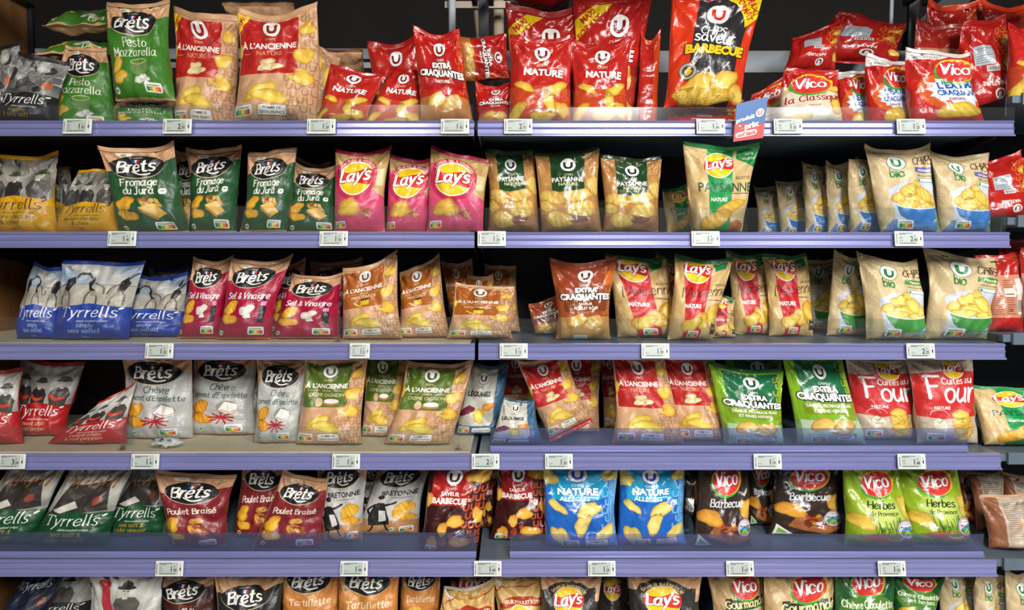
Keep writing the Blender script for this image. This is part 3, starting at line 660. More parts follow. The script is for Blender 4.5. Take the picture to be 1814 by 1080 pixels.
@design
def sun_oven():
    a = Art('#bfae98', '#b0a088', '#b8a890', 'paper'); a.poly([(0, 46), (36, 42), (100, 48), (100, 118), (60, 124), (24, 116), (0, 114)], '#c42a2a', 1)
    logo_sun(a, 62, 126, 17); a.hand('F', 27, 88, 25, '#e4ecee', 5, .19, .05, 2, 34, .2); a.hand('our', 68, 81, 22, '#e4ecee', 5, .2, .05, 2, 54, .2); a.hand('Cuites au', 66, 103, 7, '#f2f2ee', 7, .2, .1, 3, 50); a.text('NATURE', 36, 60, 5, '#f2ece4', 5, bold=.03)
    a.ring(30, 48, 15, 9, .7, '#e8dcc8', 4, 0, 24, 0, 180); a.poly([(22, 24), (20, 38), (28, 44), (38, 38), (38, 26)], '#dcd8bc', 5); a.text('SANS', 30, 31, 4.4, '#a8342c', 6); a.stroke([(26, 38), (29, 35), (34, 41)], 1, '#2c7a3c', 6, smooth=False)
    for k in range(6): a.chip(64 + (k % 2) * 2, 14 + 6.5 * k, 16, 7 if k < 5 else 10, (-1) ** k * 6, k, z=3 + k // 2, c=('#ecc850', '#d8a83c', '#a4742c'))
    a.ell(96, 58, 6, 9, '#3c8a3c', 5); nutri(a, 10, 7, 24, 1); return a
@design
def sun_bbq():
    a = Art('#2e2a28', KR, KR, 'paper'); a.poly([(0, 106), (20, 112), (50, 132), (80, 116), (100, 112), (100, 140), (0, 140)], KR, 1)
    a.ell(46, 96, 38, 34, '#2b2725', 2, 0, 30); a.text('SAVEUR BARBECUE', 46, 121, 5.4, '#d8b880', 5, 74, .03, arc=34); logo_sun(a, 46, 92, 25, ring='#e8d8b0'); a.rect(92, 90, 100, 140, KR, 3); a.chip(40, 34, 20, 14, 10, 4); return a
@design
def sun_roast():
    a = Art('#d4b070', '#c8a060', '#c8b8a0', 'paper'); a.poly([(0, 140), (14, 120), (24, 126), (10, 140)], '#e8ecf0', 2); a.stroke([(0, 108), (30, 124), (64, 120), (100, 132)], 2, '#b8502c', 3)
    a.poly([(8, 92), (50, 104), (96, 98), (96, 80), (50, 86), (8, 76)], '#a8381f', 4); a.text('SAVEUR POULET RÔTI', 50, 91, 7, '#f0dcb0', 5, 84, .03); logo_sun(a, 50, 58, 26); patch(a, 50, 24, 30, 8, ['#b8602c', '#d88a3c'], 3, 5, 9, .4); return a
@design
def sun_red():
    a = Art('#7a1c1c', '#6a1818', '#6a1818', 'paper'); logo_sun(a, 50, 100, 30); return a
def bio(word, band, lab, bowl, ch):
    a = Art('#cdb78c', '#bda87c', '#c8b286', 'paper')
    a.poly([(20, 0), (18, 70), (40, 82), (100, 86), (100, 0)], '#c2cbd8', 0); a.rect(0, 0, 100, 13, '#b9a078', 4) if bowl == '#3f9a3a' else a.poly([(0, 0), (16, 20), (100, 14), (100, 0)], '#6f83b5', 1)
    logo_round(a, 40, 120, 14, '#2c7a3c', band='#1f7a38'); a.hand('bio', 38, 98, 10, '#1f7a38', 5, .24, 0, maxw=34, contrast=.2)
    a.hand('CHiPS', 82, 120, 9.5, '#4a2c24', 5, .18, 0, -6, 34); a.rect(66, 101, 100, 110, band, 5, 1, -5); a.text(lab, 84, 105.5, 5, '#eef0e8', 6, 28, .02, rot=-5); a.text('Huile de tournesol', 84, 96, 3.6, '#6a5a34', 5, 28, rot=-5)
    a.rect(68, 84, 98, 91, '#3c8a6c', 5, 1, -5); a.rect(69, 85, 97, 90, '#dfeee4', 6, 1, -5); a.ell(73, 88, 2.2, 2.2, '#2c7a5c', 7)
    for i, (x, y, p, q, r) in enumerate(((34, 56, 14, 10, 10), (50, 68, 16, 12, 30), (74, 62, 17, 12, -20), (86, 52, 12, 9, 0), (58, 52, 20, 12, 8), (44, 44, 18, 8, 0), (76, 44, 18, 8, 4), (66, 76, 12, 8, -30))): a.chip(x, y, p, q, r, i + 3, ch, 2 + i % 3, ('#f0dc70', '#dcb040', '#b0782c'))
    a.poly([(22, 44), (34, 38), (60, 35), (88, 38), (98, 43), (92, 22), (78, 12), (44, 12), (28, 26)], lambda V: np.array([mix(tuple(hx(bowl) * .7), bowl, min(1, max(0, (x - 20) / 60))) for x, y in V]), 5)
    a.stroke([(22, 44), (34, 39), (60, 36), (88, 39), (98, 44)], 1.6, '#e4ece4', 6); a.poly([(18, 12), (44, 14), (80, 14), (100, 20), (100, 8), (18, 4)], '#4f8ac0', 4)
    nutri(a, 22, 5, 26, 2, -4); a.poly([(90, 2), (98, 2), (100, 24), (94, 28)], '#7aa83c', 6); return a
@design
def bio_blue(): return bio('', '#5a5aa0', 'ondulées', '#2e7cc8', 'ridge')
@design
def bio_green(): return bio('', '#4a8a2c', 'Nature', '#3f9a3a', 'flat')
@design
def veg():
    a = Art('#c4c2b4', '#3c6a88', '#2c5674', 'paper'); a.rect(76, 0, 100, 140, '#3f6a86', 1); a.rect(0, 0, 100, 26, '#3a6484', 2)
    a.poly([(0, 24), (0, 60), (78, 60), (78, 30), (70, 20), (10, 20)], '#c4c2b4', 3); logo_round(a, 42, 118, 14, '#2a3034', band='#20262a'); a.text('CHIPS', 38, 98, 4.4, '#333', 5); a.text('LÉGUMES', 38, 84, 10, '#24282a', 5, 70, .04)
    a.blob(16, 50, 14, 10, lambda x, y, r: mix('#6a1f34', '#8f2c44', .3) + 0 * x[:, None], 4, 20, 3, .2); a.chip(64, 58, 13, 9, 10, 4, z=4, c=('#e89c3c', '#cf7c24', '#a85c14')); a.chip(44, 40, 16, 12, -20, 5, z=5, c=('#e8d04c', '#d4b034', '#a88a24')); nutri(a, 4, 6, 24); a.rect(34, 7, 74, 16, '#e4e4e0', 4, 2); a.text('CAROTTE ET PANAIS', 54, 11.5, 3.4, '#333', 5, 34); return a
def leaf(base, low, title, sub=None, tc='#e8e8e4', ly=112):
    a = Art(base, base, base, 'film'); logo_leaf(a, 52, ly, 60)
    a.text('Saveur', 52, 88, 5.2, tuple(hx(base) * .5), 5, bold=.01) if title else 0
    if title: a.hand(title, 52, 74, 8.6, tc, 5, .25, .1, maxw=74)
    if sub: a.hand(sub, 54, 60, 5, tc, 5, .22, .1, maxw=50)
    return a
def picardie(a, x, y, r=15):
    a.ell(x, y, r, r, '#2f5aa0', 7); a.ell(x, y, r * .93, r * .93, '#e8e8ea', 8); a.ring(x, y, r * .86, r * .86, r * .07, '#c8323a', 9)
    a.ell(x, y - r * .3, r * .74, r * .42, '#3f8a34', 9); a.ell(x, y - r * .08, r * .7, r * .14, '#4a90c0', 10)
    for k in (-2, -1, 0, 1, 2): a.stroke([(x + k * r * .05, y - r * .15), (x + k * r * .22, y - r * .62)], r * .06, '#c8d870', 10)
    a.text('Picardie', x, y + r * .2, r * .3, '#26345a', 10, r * 1.5, .03); a.text('En direct de', x, y + r * .55, r * .15, '#26345a', 10, r * .9)
@design
def leaf_bbq():
    a = leaf('#35281f', '', 'Barbecue', tc='#d9dde0'); a.poly([(20, 22), (30, 40), (90, 40), (96, 16), (70, 8)], '#9a5c30', 2)
    a.chip(22, 52, 20, 15, -15, 3, z=3, c=('#e8a83c', '#d08a24', '#8f5414')); a.chip(90, 66, 12, 20, 10, 4, z=3, c=('#e8b44c', '#d09434', '#8f5414')); patch(a, 58, 34, 22, 10, ['#7a3226', '#b5402c', '#5c2a20', '#d0902c'], 4, 6, 13, .3); picardie(a, 86, 36, 15)
    a.poly([(4, 4), (6, 24), (28, 8)], '#dfe4dc', 5); a.poly([(8, 8), (9, 18), (22, 9)], '#7ab03c', 6); return a
@design
def leaf_herb():
    a = leaf('#8aa820', '', 'Herbes', 'de Provence', '#1f3c1c'); a.ell(52, 62, 40, 32, lambda V: np.array([mix('#c8d870', '#93b02c', min(1, ((x - 52) ** 2 / 1600 + (y - 62) ** 2 / 1000))) for x, y in V]), 0)
    a.rect(0, 0, 100, 14, '#4d7a24', 1); a.poly([(10, 22), (50, 8), (96, 14), (92, 26), (40, 30)], '#a8603c', 2)
    a.chip(16, 48, 20, 15, -20, 3, z=3, c=('#e8c44c', '#cfa634', '#8f7a24')); a.chip(92, 70, 10, 26, 12, 4, z=3, c=('#e0c85c', '#c8ac3c', '#8f7a24')); rn = random.Random(4)
    for k in range(26): x = 36 + rn.random() * 40; a.stroke([(x, 24 + rn.random() * 8), (x + rn.uniform(-6, 6), 36 + rn.random() * 22)], 1.1, rn.choice(['#3c6a24', '#5a8a34', '#2c5420']), 4)
    a.ell(64, 20, 13, 5, '#c8a87c', 5); a.ell(64, 22, 12, 3.4, '#6a7a34', 6); picardie(a, 86, 34, 16); return a
@design
def leaf_goat():
    a = leaf('#1f5a2a', '', None, ly=122); a.ell(50, 70, 46, 36, '#4a7a2c', 1); a.hand('Chèvre Ciboulette', 50, 84, 8, '#dfe6c8', 5, .24, .1, maxw=84); a.hand('et herbes', 54, 70, 7, '#dfe6c8', 5, .22, .1)
    a.chip(24, 40, 18, 14, 10, 3); a.chip(56, 34, 16, 12, -20, 4); a.ell(70, 36, 14, 8, '#ece8dc', 4); picardie(a, 88, 46, 14); return a
@design
def leaf_gour():
    a = Art('#c6a676', '#bc9a68', '#bc9a68', 'paper'); logo_leaf(a, 62, 110, 56); a.poly([(20, 68), (22, 90), (60, 92), (96, 94), (96, 82), (70, 72)], '#26301f', 4); a.poly([(30, 66), (32, 74), (96, 84), (96, 74)], '#4a8a34', 4)
    a.text('La', 38, 92, 7, '#ecdca0', 6, bold=.02); a.hand('Gourmande', 60, 80, 9.5, '#ecdca0', 6, .24, .05, 6, 78); a.text('TOUCHE DE CRÈME', 64, 69.5, 4, '#eee', 6, 56, .01, rot=6); a.chip(40, 44, 26, 16, 20, 3); a.chip(72, 38, 20, 16, -20, 4); return a
@design
def leaf_classic():
    a = Art('#c9b088', '#b81e1e', '#b81e1e', 'film'); a.poly([(0, 100), (100, 84), (100, 140), (0, 140)], '#b51c20', 0); a.ell(50, 50, 60, 44, '#d8ccb4', 1); logo_leaf(a, 48, 104, 74); a.chip(86, 96, 16, 12, -10, 4, z=5)
    a.hand('la Classique', 50, 62, 12, '#a81f2c', 6, .18, .25, 8, 92); a.text('nature', 48, 44, 6, '#a82c3c', 6, rot=6); a.chip(88, 48, 14, 22, -20, 5, z=3); a.chip(30, 12, 22, 10, 10, 6); return a
@design
def leaf_extra():
    a = Art('#bf241c', '#a81c1c', '#c8c8c4', 'film'); a.poly([(0, 140), (0, 124), (46, 132), (60, 140)], '#e0e0dc', 2); a.text('BIEN FRANÇAIS', 26, 133, 4, '#333', 4, 34, rot=8)
    logo_leaf(a, 68, 108, 66, rot=-4)
    rn = random.Random(2); P = []
    for k in range(30): t = 2 * PI * k / 30; r = 1 + (.16 if k % 2 else -.08) + rn.uniform(-.04, .04); P.append((66 + 40 * r * math.cos(t), 66 + 28 * r * math.sin(t)))
    a.ell(58, 64, 50, 38, '#cf5a24', 1); a.poly(P, '#cfdbe6', 3); a.text("L'EXTRA", 68, 78, 13, '#2553a0', 5, 62, .05, rot=6); a.text('CRAQUANTE', 68, 62, 11, '#2553a0', 5, 68, .04, rot=4); a.text('nature', 60, 49, 7, '#a82c3c', 5, rot=4, bold=.02)
    a.chip(62, 26, 32, 16, 10, 3, 'ridge', 5, ('#f0cc40', '#dcac28', '#b8842c')); a.rect(0, 0, 100, 12, '#c23028', 3); return a
def tyr(col, photo, l1, l2, tc, sc='#e8c8b0', word='#efeeea'):
    a = Art(col, '#26262a', col, 'paper'); g0, g1 = photo[0], photo[1]
    a.rect(0, 62, 100, 140, lambda V: np.array([mix(g0, g1, .5 + .5 * math.sin(x * .06 + y * .09)) for x, y in V]), 0); a.poly([(0, 56), (50, 66), (100, 58), (100, 40), (0, 40)], col, 3)
    photo[2](a); serifword(a, 'Tyrrells', 50, 47, 12.5, word, 5, 88, 0, .1, .15); a.blob(91, 57, 3.5, 1.8, lambda x, y, r: np.tile(hx(word), (len(x), 1)), 5, 30, 1, .05, 1, 8)
    a.text('slow-cooked crisps', 58, 34, 3.8, word, 5, 50, shear=.25); a.hand(l1, 50, 25, 5, tc, 5, .17, 0, maxw=58); a.hand(l2, 50, 15, 5, tc, 5, .17, 0, maxw=58); a.text('vegan', 50, 6, 3, tc, 5, shear=.1); return a
def ph_folk(hat, arms=None):
    def f(a):
        for i, x in enumerate((18, 48, 82)): folk(a, x, 58, 58 - (i % 2) * 4, ('#3a3a38', '#2a2a2a', '#48443e')[i], 1, hat=hat, arms=arms)
    return f
def ph_gym(a):
    a.rect(0, 60, 100, 100, '#a9a598', 1); a.stroke([(0, 100), (50, 102), (100, 98)], 1, '#7a7a72', 2)
    for i, x in enumerate((16, 50, 84)):
        k = (-1) ** i; a.stroke([(x - 9 * k, 64), (x - 7 * k, 78), (x - 1 * k, 92)], 2.6, '#5a544a', 2, contrast=.2); a.stroke([(x + 7 * k, 63), (x + 6 * k, 80), (x, 92)], 2.6, '#5a544a', 2, contrast=.2)
        a.poly([(x - 4, 90), (x + 4, 88), (x + 10 * k, 104), (x + 5 * k, 116), (x - 3, 108)], '#232122', 3); a.stroke([(x + 7 * k, 112), (x + 13 * k, 122), (x + 20 * k, 120)], 3, '#4a443c', 3); a.ell(x - 3 * k, 84, 4.4, 5, '#8a8274', 4, 0, 12); a.stroke([(x, 104), (x - 12 * k, 96), (x - 15 * k, 84)], 2.4, '#6a6458', 3)
def ph_harp(a):
    a.poly([(10, 60), (20, 110), (80, 116), (92, 66)], '#34302c', 1)
    for k in range(9): a.stroke([(14 + k * 9, 112 - (k % 3) * 4), (18 + k * 9, 124 - (k % 2) * 6)], 3.4, '#9a5a2c', 3)
    a.poly([(14, 66), (40, 82), (52, 72), (30, 62)], '#c9c5ba', 3); a.ell(74, 84, 6, 8, '#8a3c2c', 3)
def ph_mill(a):
    folk(a, 56, 60, 66, '#5a5650', 2, hat='#3a3836'); a.stroke([(36, 62), (30, 90), (26, 116)], 13, '#a82c34', 4); a.ell(25, 124, 9, 9, '#a82c34', 5); a.ell(92, 80, 14, 18, '#b8b8b0', 1)
def ph_smoke(a):
    patch(a, 50, 100, 50, 30, ['#6a6a68', '#8a8a86', '#b8b8b2', '#3a3a3a'], 1, 5, 22, .3); a.ell(84, 82, 7, 8, '#b5602c', 4); a.ell(70, 72, 10, 6, '#2c2c2c', 4)
@design
def tyr_black(): return tyr('#1d1e20', ('#8a8a88', '#3c3c3c', ph_smoke), 'truffle', '& sea salt', '#b08a34')
@design
def tyr_yellow(): return tyr('#d29a06', ('#9a968c', '#6a665c', ph_folk('#3c4a34')), 'mature cheddar', '& chive', '#5a4a1c', word='#3a321c')
@design
def tyr_blue(): return tyr('#1f3f9e', ('#8fa3b8', '#b8b8b0', ph_gym), 'simply', 'sea salted', '#b8c4d8')
@design
def tyr_red(): return tyr('#b01c1c', ('#a09e98', '#c8c6c0', ph_folk('#4a4a48', '#c83c28')), 'sweet chilli', '& red pepper', '#e0b888')
@design
def tyr_green(): return tyr('#164a28', ('#8a8a82', '#b8b8ae', ph_harp), 'sea salt &', 'cider vinegar', '#cf9a34')
@design
def tyr_grey(): return tyr('#2c2c30', ('#a8a8a2', '#c8c8c2', ph_mill), 'sea salt', '& pepper', '#b8b8b0')
@design
def tyr_navy():
    a = tyr('#16203a', ('#8a8a88', '#3c3c3c', ph_smoke), 'sea salt', '& black pepper', '#b8b8b0'); a.rect(0, 60, 100, 140, '#151c30', 4); serifword(a, 'Tyrrells', 50, 118, 12, '#d8dce4', 6, 86, 0, .1, .15); return a
@design
def red_back():
    a = Art('#b5231d', '#a81e1c', '#b81c1a', 'film'); a.rect(14, 4, 16, 136, '#8f1816', 1); a.rect(84, 4, 86, 136, '#8f1816', 1)
    a.rect(22, 66, 56, 100, '#a9b4bc', 3, 1); [a.rect(25, 70 + k * 4, 53 - (k % 3) * 5, 71 + k * 4, '#5a5a60', 4) for k in range(7)]; a.rect(40, 54, 62, 64, '#d8dcdc', 3)
    for k in range(8): a.rect(42 + k * 2.4, 55.5, 43 + k * 2.4 + (k % 2) * .5, 62.5, '#26221f', 4)
    a.text('NATURE', 50, 34, 7, '#f0e4dc', 5, 40, .04, rot=180); logo_round(a, 60, 18, 9, '#7a1518', rot=180); upattern(a, 70, 100, 60, 134, '#d06a2a', 2, 12)
    for i, (x, y) in enumerate(((88, 104), (84, 72), (92, 30))): a.chip(x, y, 12, 8, 40 * i, i)
    return a
@design
def kraft_back():
    a = Art('#c88a6c', '#b8402c', '#b8241e', 'film'); a.rect(0, 104, 100, 140, '#b02a22', 1); a.rect(0, 0, 100, 24, '#b8241e', 1)
    for x0 in (4, 38): [a.rect(x0, 30 + k * 4.2, x0 + 28 - (k * 7) % 9, 31.4 + k * 4.2, '#8f4a3c', 3) for k in range(16)]
    a.rect(36, 62, 68, 78, '#e4d8cc', 4, 1); a.rect(39, 66, 65, 68, '#8f3428', 5); a.text('150g', 50, 38, 5, '#6a2a20', 5); a.rect(72, 30, 96, 96, '#dcd4cc', 3, 1); [a.rect(74 + k * 2.6, 34, 75.3 + k * 2.6, 56, '#26221f', 4) for k in range(8)]; return a
@design
def oval_back():
    a = Art('#b9a896', '#5a2c20', KR, 'paper'); a.rect(0, 0, 100, 10, '#8a4a30', 2); a.rect(0, 0, 22, 140, '#8f5a3c', 1)
    [a.rect(26, 40 + k * 5, 94 - (k * 7) % 20, 41.4 + k * 5, '#6a5a4c', 3) for k in range(18)]; a.rect(48, 26, 100, 84, KR, 4, 1); logo_oval(a, 74, 68, 42); nutri(a, 58, 32, 24); a.text('Ancienne', 60, 122, 6, '#4a2c24', 5, shear=.2); return a
@design
def red_plain():
    a = Art('#b5251c', '#8f1a18', '#d2401c', 'film'); a.rect(70, 0, 100, 140, '#d2481c', 1); a.rect(10, 4, 14, 30, '#2c2624', 2); return a
@design
def black_side():
    a = Art('#15130f', '#15130f', '#201c18', 'film'); a.chip(70, 96, 18, 30, 0, 2, c=('#a8742c', '#7a5420', '#3c2c14')); return a
# ------------------------------------------------------------------ filled packets
RAILY = {1: 213, 2: 410, 3: 607, 4: 801, 5: 989, 6: 1181}
DECK = {r: float(at(1300, y, 0)[2]) for r, y in RAILY.items()}
RY = {1: 28, 2: 28, 3: 28, 4: 28, 5: 28, 6: 28}
NDECK = {r: float(at(1800, y, .03)[2]) for r, y in {1: 168, 2: 384, 3: 592, 4: 803, 5: 990, 6: 1190}.items()}
def tri(x): return 2 / PI * np.arcsin(.985 * np.sin(x))
class Sheet:
    """front/back surface of a filled packet; u across, v up"""
    def __init__(s, q, T, seed, wr=1., shrink=.05, sag=.02, stand=True, flat=False):
        s.q = [np.array(c, float) for c in q]; s.T = T; s.seed = seed; s.wr, s.shrink, s.sag, s.stand, s.flat = wr, shrink, sag, stand, flat
        TL, TR, BR, BL = s.q
        uu = (TR + BR) / 2 - (TL + BL) / 2; vv = (TL + TR) / 2 - (BL + BR) / 2
        s.w, s.h = np.linalg.norm(uu), np.linalg.norm(vv)
        n = np.cross(uu, vv); s.n = n / np.linalg.norm(n); s.up = vv / s.h; s.ax = uu / s.w
        r = np.random.RandomState(seed); s.K = []
        for i in range(9):
            a = r.uniform(0, PI); wl = r.uniform(.035, .11) if i < 6 else r.uniform(.018, .03)
            s.K.append((math.cos(a) / wl * 2 * PI, math.sin(a) / wl * 2 * PI, r.uniform(0, 6.28), wl * (.062 if i < 6 else .036), r.uniform(8, 30), r.uniform(0, 6.28), r.uniform(0, 6.28)))
        s.ph = r.uniform(0, 6.28, 8); s.tw = r.uniform(-1, 1); s.ear = r.uniform(-.015, .06, 2); s.shrink = shrink * r.uniform(.8, 1.7); s.sag = sag * r.uniform(.8, 3); s.bulge = r.uniform(-.03, .03); s.flop = r.uniform(-.018, .02)
    def P(s, u, v, side=1, lift=0):
        TL, TR, BR, BL = s.q
        if s.flat:
            p = (BL * ((1 - u) * (1 - v))[:, None] + BR * (u * (1 - v))[:, None] + TR * (u * v)[:, None] + TL * ((1 - u) * v)[:, None])
            return p + s.n * (lift)[:, None] if np.ndim(lift) else p
        vc = np.clip(v, 0, 1); mid = np.sin(PI * vc ** .85)
        k = 1 - s.shrink * mid - .012 * mid * np.sin(5 * v + s.ph[0])
        uu = .5 + (u - .5) * k + s.bulge * np.sin(PI * vc) + .012 * np.sin(4 * v + s.ph[1]) * mid
        vs = v + (s.ear[0] * (1 - u) ** 5 + s.ear[1] * u ** 5 - s.sag * (1 - (2 * u - 1) ** 2)) * np.clip(v, 0, 1.2) ** 4 + (.008 * np.sin(9 * u + s.ph[2]) * vc ** 6)
        p = (BL * ((1 - uu) * (1 - vs))[:, None] + BR * (uu * (1 - vs))[:, None] + TR * (uu * vs)[:, None] + TL * ((1 - uu) * vs)[:, None])
        e = np.clip(1 - np.abs(2 * u - 1) ** 2.3, 0, 1) ** .55
        lo = np.clip(1 - (1 - np.clip(vc / (.16 if s.stand else .45), 0, 1)) ** 2.2, 0, 1) ** .6
        hi = np.clip(1 - vc ** 2.6, 0, 1) ** .75
        t = s.T / 2 * e * lo * hi * (1.08 - .25 * vc)
        X, Z = (u - .5) * s.w, v * s.h
        wv = np.zeros_like(u)
        for kx, kz, ph, am, q1, p1, p2 in s.K:
            m = .35 + .65 * np.clip(np.sin(X * q1 + Z * q1 * .7 + p1) + .3, 0, 1)
            wv += am * m * tri(X * kx + Z * kz + ph + .9 * np.sin(X * q1 * 1.7 + p2) + .9 * np.sin(Z * q1 * 1.3 + p1))
        body = np.minimum(1, t / (s.T * .12)) ** .8
        pl = np.exp(-(1 - vc) / .10); pb = np.exp(-vc / .07) * .8
        wv = wv * .62 + .0040 * pl * (1 - pl * .6) * 2.2 * tri(X * 210 + s.ph[3] + 2.2 * np.sin(Z * 30) + 3 * np.sin(X * 19 + s.ph[4])) + .0022 * pb * tri(X * 170 + s.ph[5] + 2 * np.sin(X * 25))
        # creases running in from the upper corners
        for sx, f in ((-1, s.ph[6]), (1, s.ph[7])):
            dx, dz = X - sx * s.w * .5, (1 - v) * s.h
            rr = np.sqrt(dx * dx + dz * dz) + 1e-4; an = np.arctan2(dz, -sx * dx)
            wv += (.0075) * np.exp(-rr / (.45 * s.w)) * np.clip(rr / .03, 0, 1) * tri(an * 9 + f)
        off = t + wv * s.wr * body
        ten = .010 * np.sin(2.4 * v + s.ph[2]) * s.tw * vc      # slight bow of the whole sheet
        bend = .012 * np.sin(PI * u * 1.5 + s.ph[4]) * vc ** 5 + s.flop * vc ** 4
        off = off if side > 0 else -off
        return p + s.n * (off + ten + bend + lift)[:, None]
    def N(s, u, v, side=1):
        e = 2.5e-3
        a = s.P(np.clip(u + e, 0, 1), v, side) - s.P(np.clip(u - e, 0, 1), v, side)
        b = s.P(u, np.clip(v + e, 0, 1), side) - s.P(u, np.clip(v - e, 0, 1), side)
        n = np.cross(a, b) * side; l = np.linalg.norm(n, axis=1)[:, None]
        return np.where(l > 1e-12, n / np.maximum(l, 1e-12), s.n * side)
def grid_faces(nu, nv, flip=False):
    i = np.arange(nu - 1)[None, :]; j = np.arange(nv - 1)[:, None]
    a = (j * nu + i).ravel(); f = np.stack([a, a + 1, a + nu + 1, a + nu], 1)
    return f[:, ::-1] if flip else f
def quads_tris(f): return np.vstack([f[:, [0, 1, 2]], f[:, [0, 2, 3]]])
def packet_body(S, art, parent, base, res=1., name='packet_body', ydown=True):
    nu, nv = max(12, int(34 * res)), max(14, int(44 * res))
    gu = .5 - .5 * np.cos(np.linspace(0, PI, nu)) * 1; gu = .45 * gu + .55 * np.linspace(0, 1, nu)
    gv = np.linspace(0, 1, nv) ** 1.15; gv = .85 * gv + .15 * (.5 - .5 * np.cos(np.linspace(0, PI, nv)))
    U, V_ = np.meshgrid(gu, gv); U, V_ = U.ravel(), V_.ravel()
    A = S.P(U, V_); NA = S.N(U, V_)
    B = S.P(U, V_, -1); NB = S.N(U, V_, -1)
    n = len(A); edge = (U < 1e-6) | (U > 1 - 1e-6) | (V_ < 1e-6) | (V_ > 1 - 1e-6)
    A[edge] = (A[edge] + B[edge]) / 2
    mp = np.arange(n) + n; mp[edge] = np.arange(n)[edge]
    fa = grid_faces(nu, nv); fb = mp[grid_faces(nu, nv, True)]
    V = np.vstack([A, B]); Nn = np.vstack([NA, NB]); C = np.vstack([np.tile(hx(art.base), (n, 1)), np.tile(hx(art.back), (n, 1))])
    used = np.unique(np.concatenate([fa.ravel(), fb.ravel()])); rm = -np.ones(2 * n, int); rm[used] = np.arange(len(used))
    V, Nn, C = V[used], Nn[used], C[used]; F = rm[quads_tris(np.vstack([fa, fb]))]
    p = art.conform(gu, gv)
    if p is not None:
        p, f, c, z = p; u, v = p[:, 0], p[:, 1]
        iu = np.clip(np.searchsorted(gu, u) - 1, 0, nu - 2); iv = np.clip(np.searchsorted(gv, v) - 1, 0, nv - 2)
        fu = ((u - gu[iu]) / (gu[iu + 1] - gu[iu]))[:, None]; fv = ((v - gv[iv]) / (gv[iv + 1] - gv[iv]))[:, None]
        def bil(G):
            a, b, c_, d = G[iv * nu + iu], G[iv * nu + iu + 1], G[(iv + 1) * nu + iu + 1], G[(iv + 1) * nu + iu]
            return np.where(fu > fv, a + (b - a) * fu + (c_ - b) * fv, a + (c_ - d) * fu + (d - a) * fv)
        Pn = bil(NA); Pn /= np.linalg.norm(Pn, axis=1)[:, None] + 1e-9
        pos = bil(A) + Pn * (.00012 + .00009 * z)[:, None]
        F = np.vstack([F, f + len(V)]); V = np.vstack([V, pos]); Nn = np.vstack([Nn, Pn]); C = np.vstack([C, c])
    return mesh(name, V - base, F, M[art.mat], parent, cols=C, nrm=Nn)
def seal_strip(S, art, parent, base, top=True, size=.05, seed=0):
    nu, nv = 30, 7
    u = np.linspace(0, 1, nu); k = np.linspace(0, 1, nv); U, K = np.meshgrid(u, k); U, K = U.ravel(), K.ravel()
    e = np.full_like(U, 1. if top else 0.)
    P = S.P(U, e); sg = 1 if top else -1
    rn = random.Random(seed); bd = rn.uniform(-.5, .5) if top else rn.uniform(.2, .8)
    L = size * S.h * K
    wob = .0022 * np.sin(U * 17 + seed) * K + .0008 * np.cos(K * 6 * PI)
    P = P + S.up * (sg * L * math.cos(bd))[:, None] + S.n * (L * math.sin(bd) + wob)[:, None]
    th = .0005
    A, B = P + S.n * th, P - S.n * th
    f = grid_faces(nu, nv, not top); n = len(A); fb = grid_faces(nu, nv, top) + n
    rim = [i for i in range(nu)] + [j * nu + nu - 1 for j in range(1, nv)] + [(nv - 1) * nu + i for i in range(nu - 2, -1, -1)] + [j * nu for j in range(nv - 2, 0, -1)]
    fr = np.array([(rim[i], rim[i - 1], rim[i - 1] + n, rim[i] + n) for i in range(len(rim))])
    c = hx(art.seal or art.back) if top else hx(getattr(art, 'seal2', art.seal or art.back))
    return mesh('top_seal' if top else 'bottom_seal', np.vstack([A, B]) - base, quads_tris(np.vstack([f, fb, fr])), M[art.mat], parent, cols=np.tile(c, (2 * n, 1)))
ART = {}
def art(n):
    if n not in ART: ART[n] = DS[n]().done()
    return ART[n]
CNT = [0]
YO = {}   # depths settled so that neighbouring packets touch but do not cut into each other
YO.update({3:0.154,5:0.126,6:0.142,9:0.091,10:0.129,14:0.124,22:0.138,25:0.174,28:0.312,30:0.106,34:0.077,38:0.124,49:0.258,50:0.202,56:0.147,57:0.226,64:0.12,65:0.246,72:0.139,75:0.214,82:0.184,84:0.148,85:0.194,86:0.262,94:0.102,98:0.125,102:0.139,110:0.124,111:0.226,112:0.172,115:0.13,117:0.096,118:0.136,125:0.23,127:0.124,129:0.114,138:0.126,143:0.208,147:0.126,158:0.166})
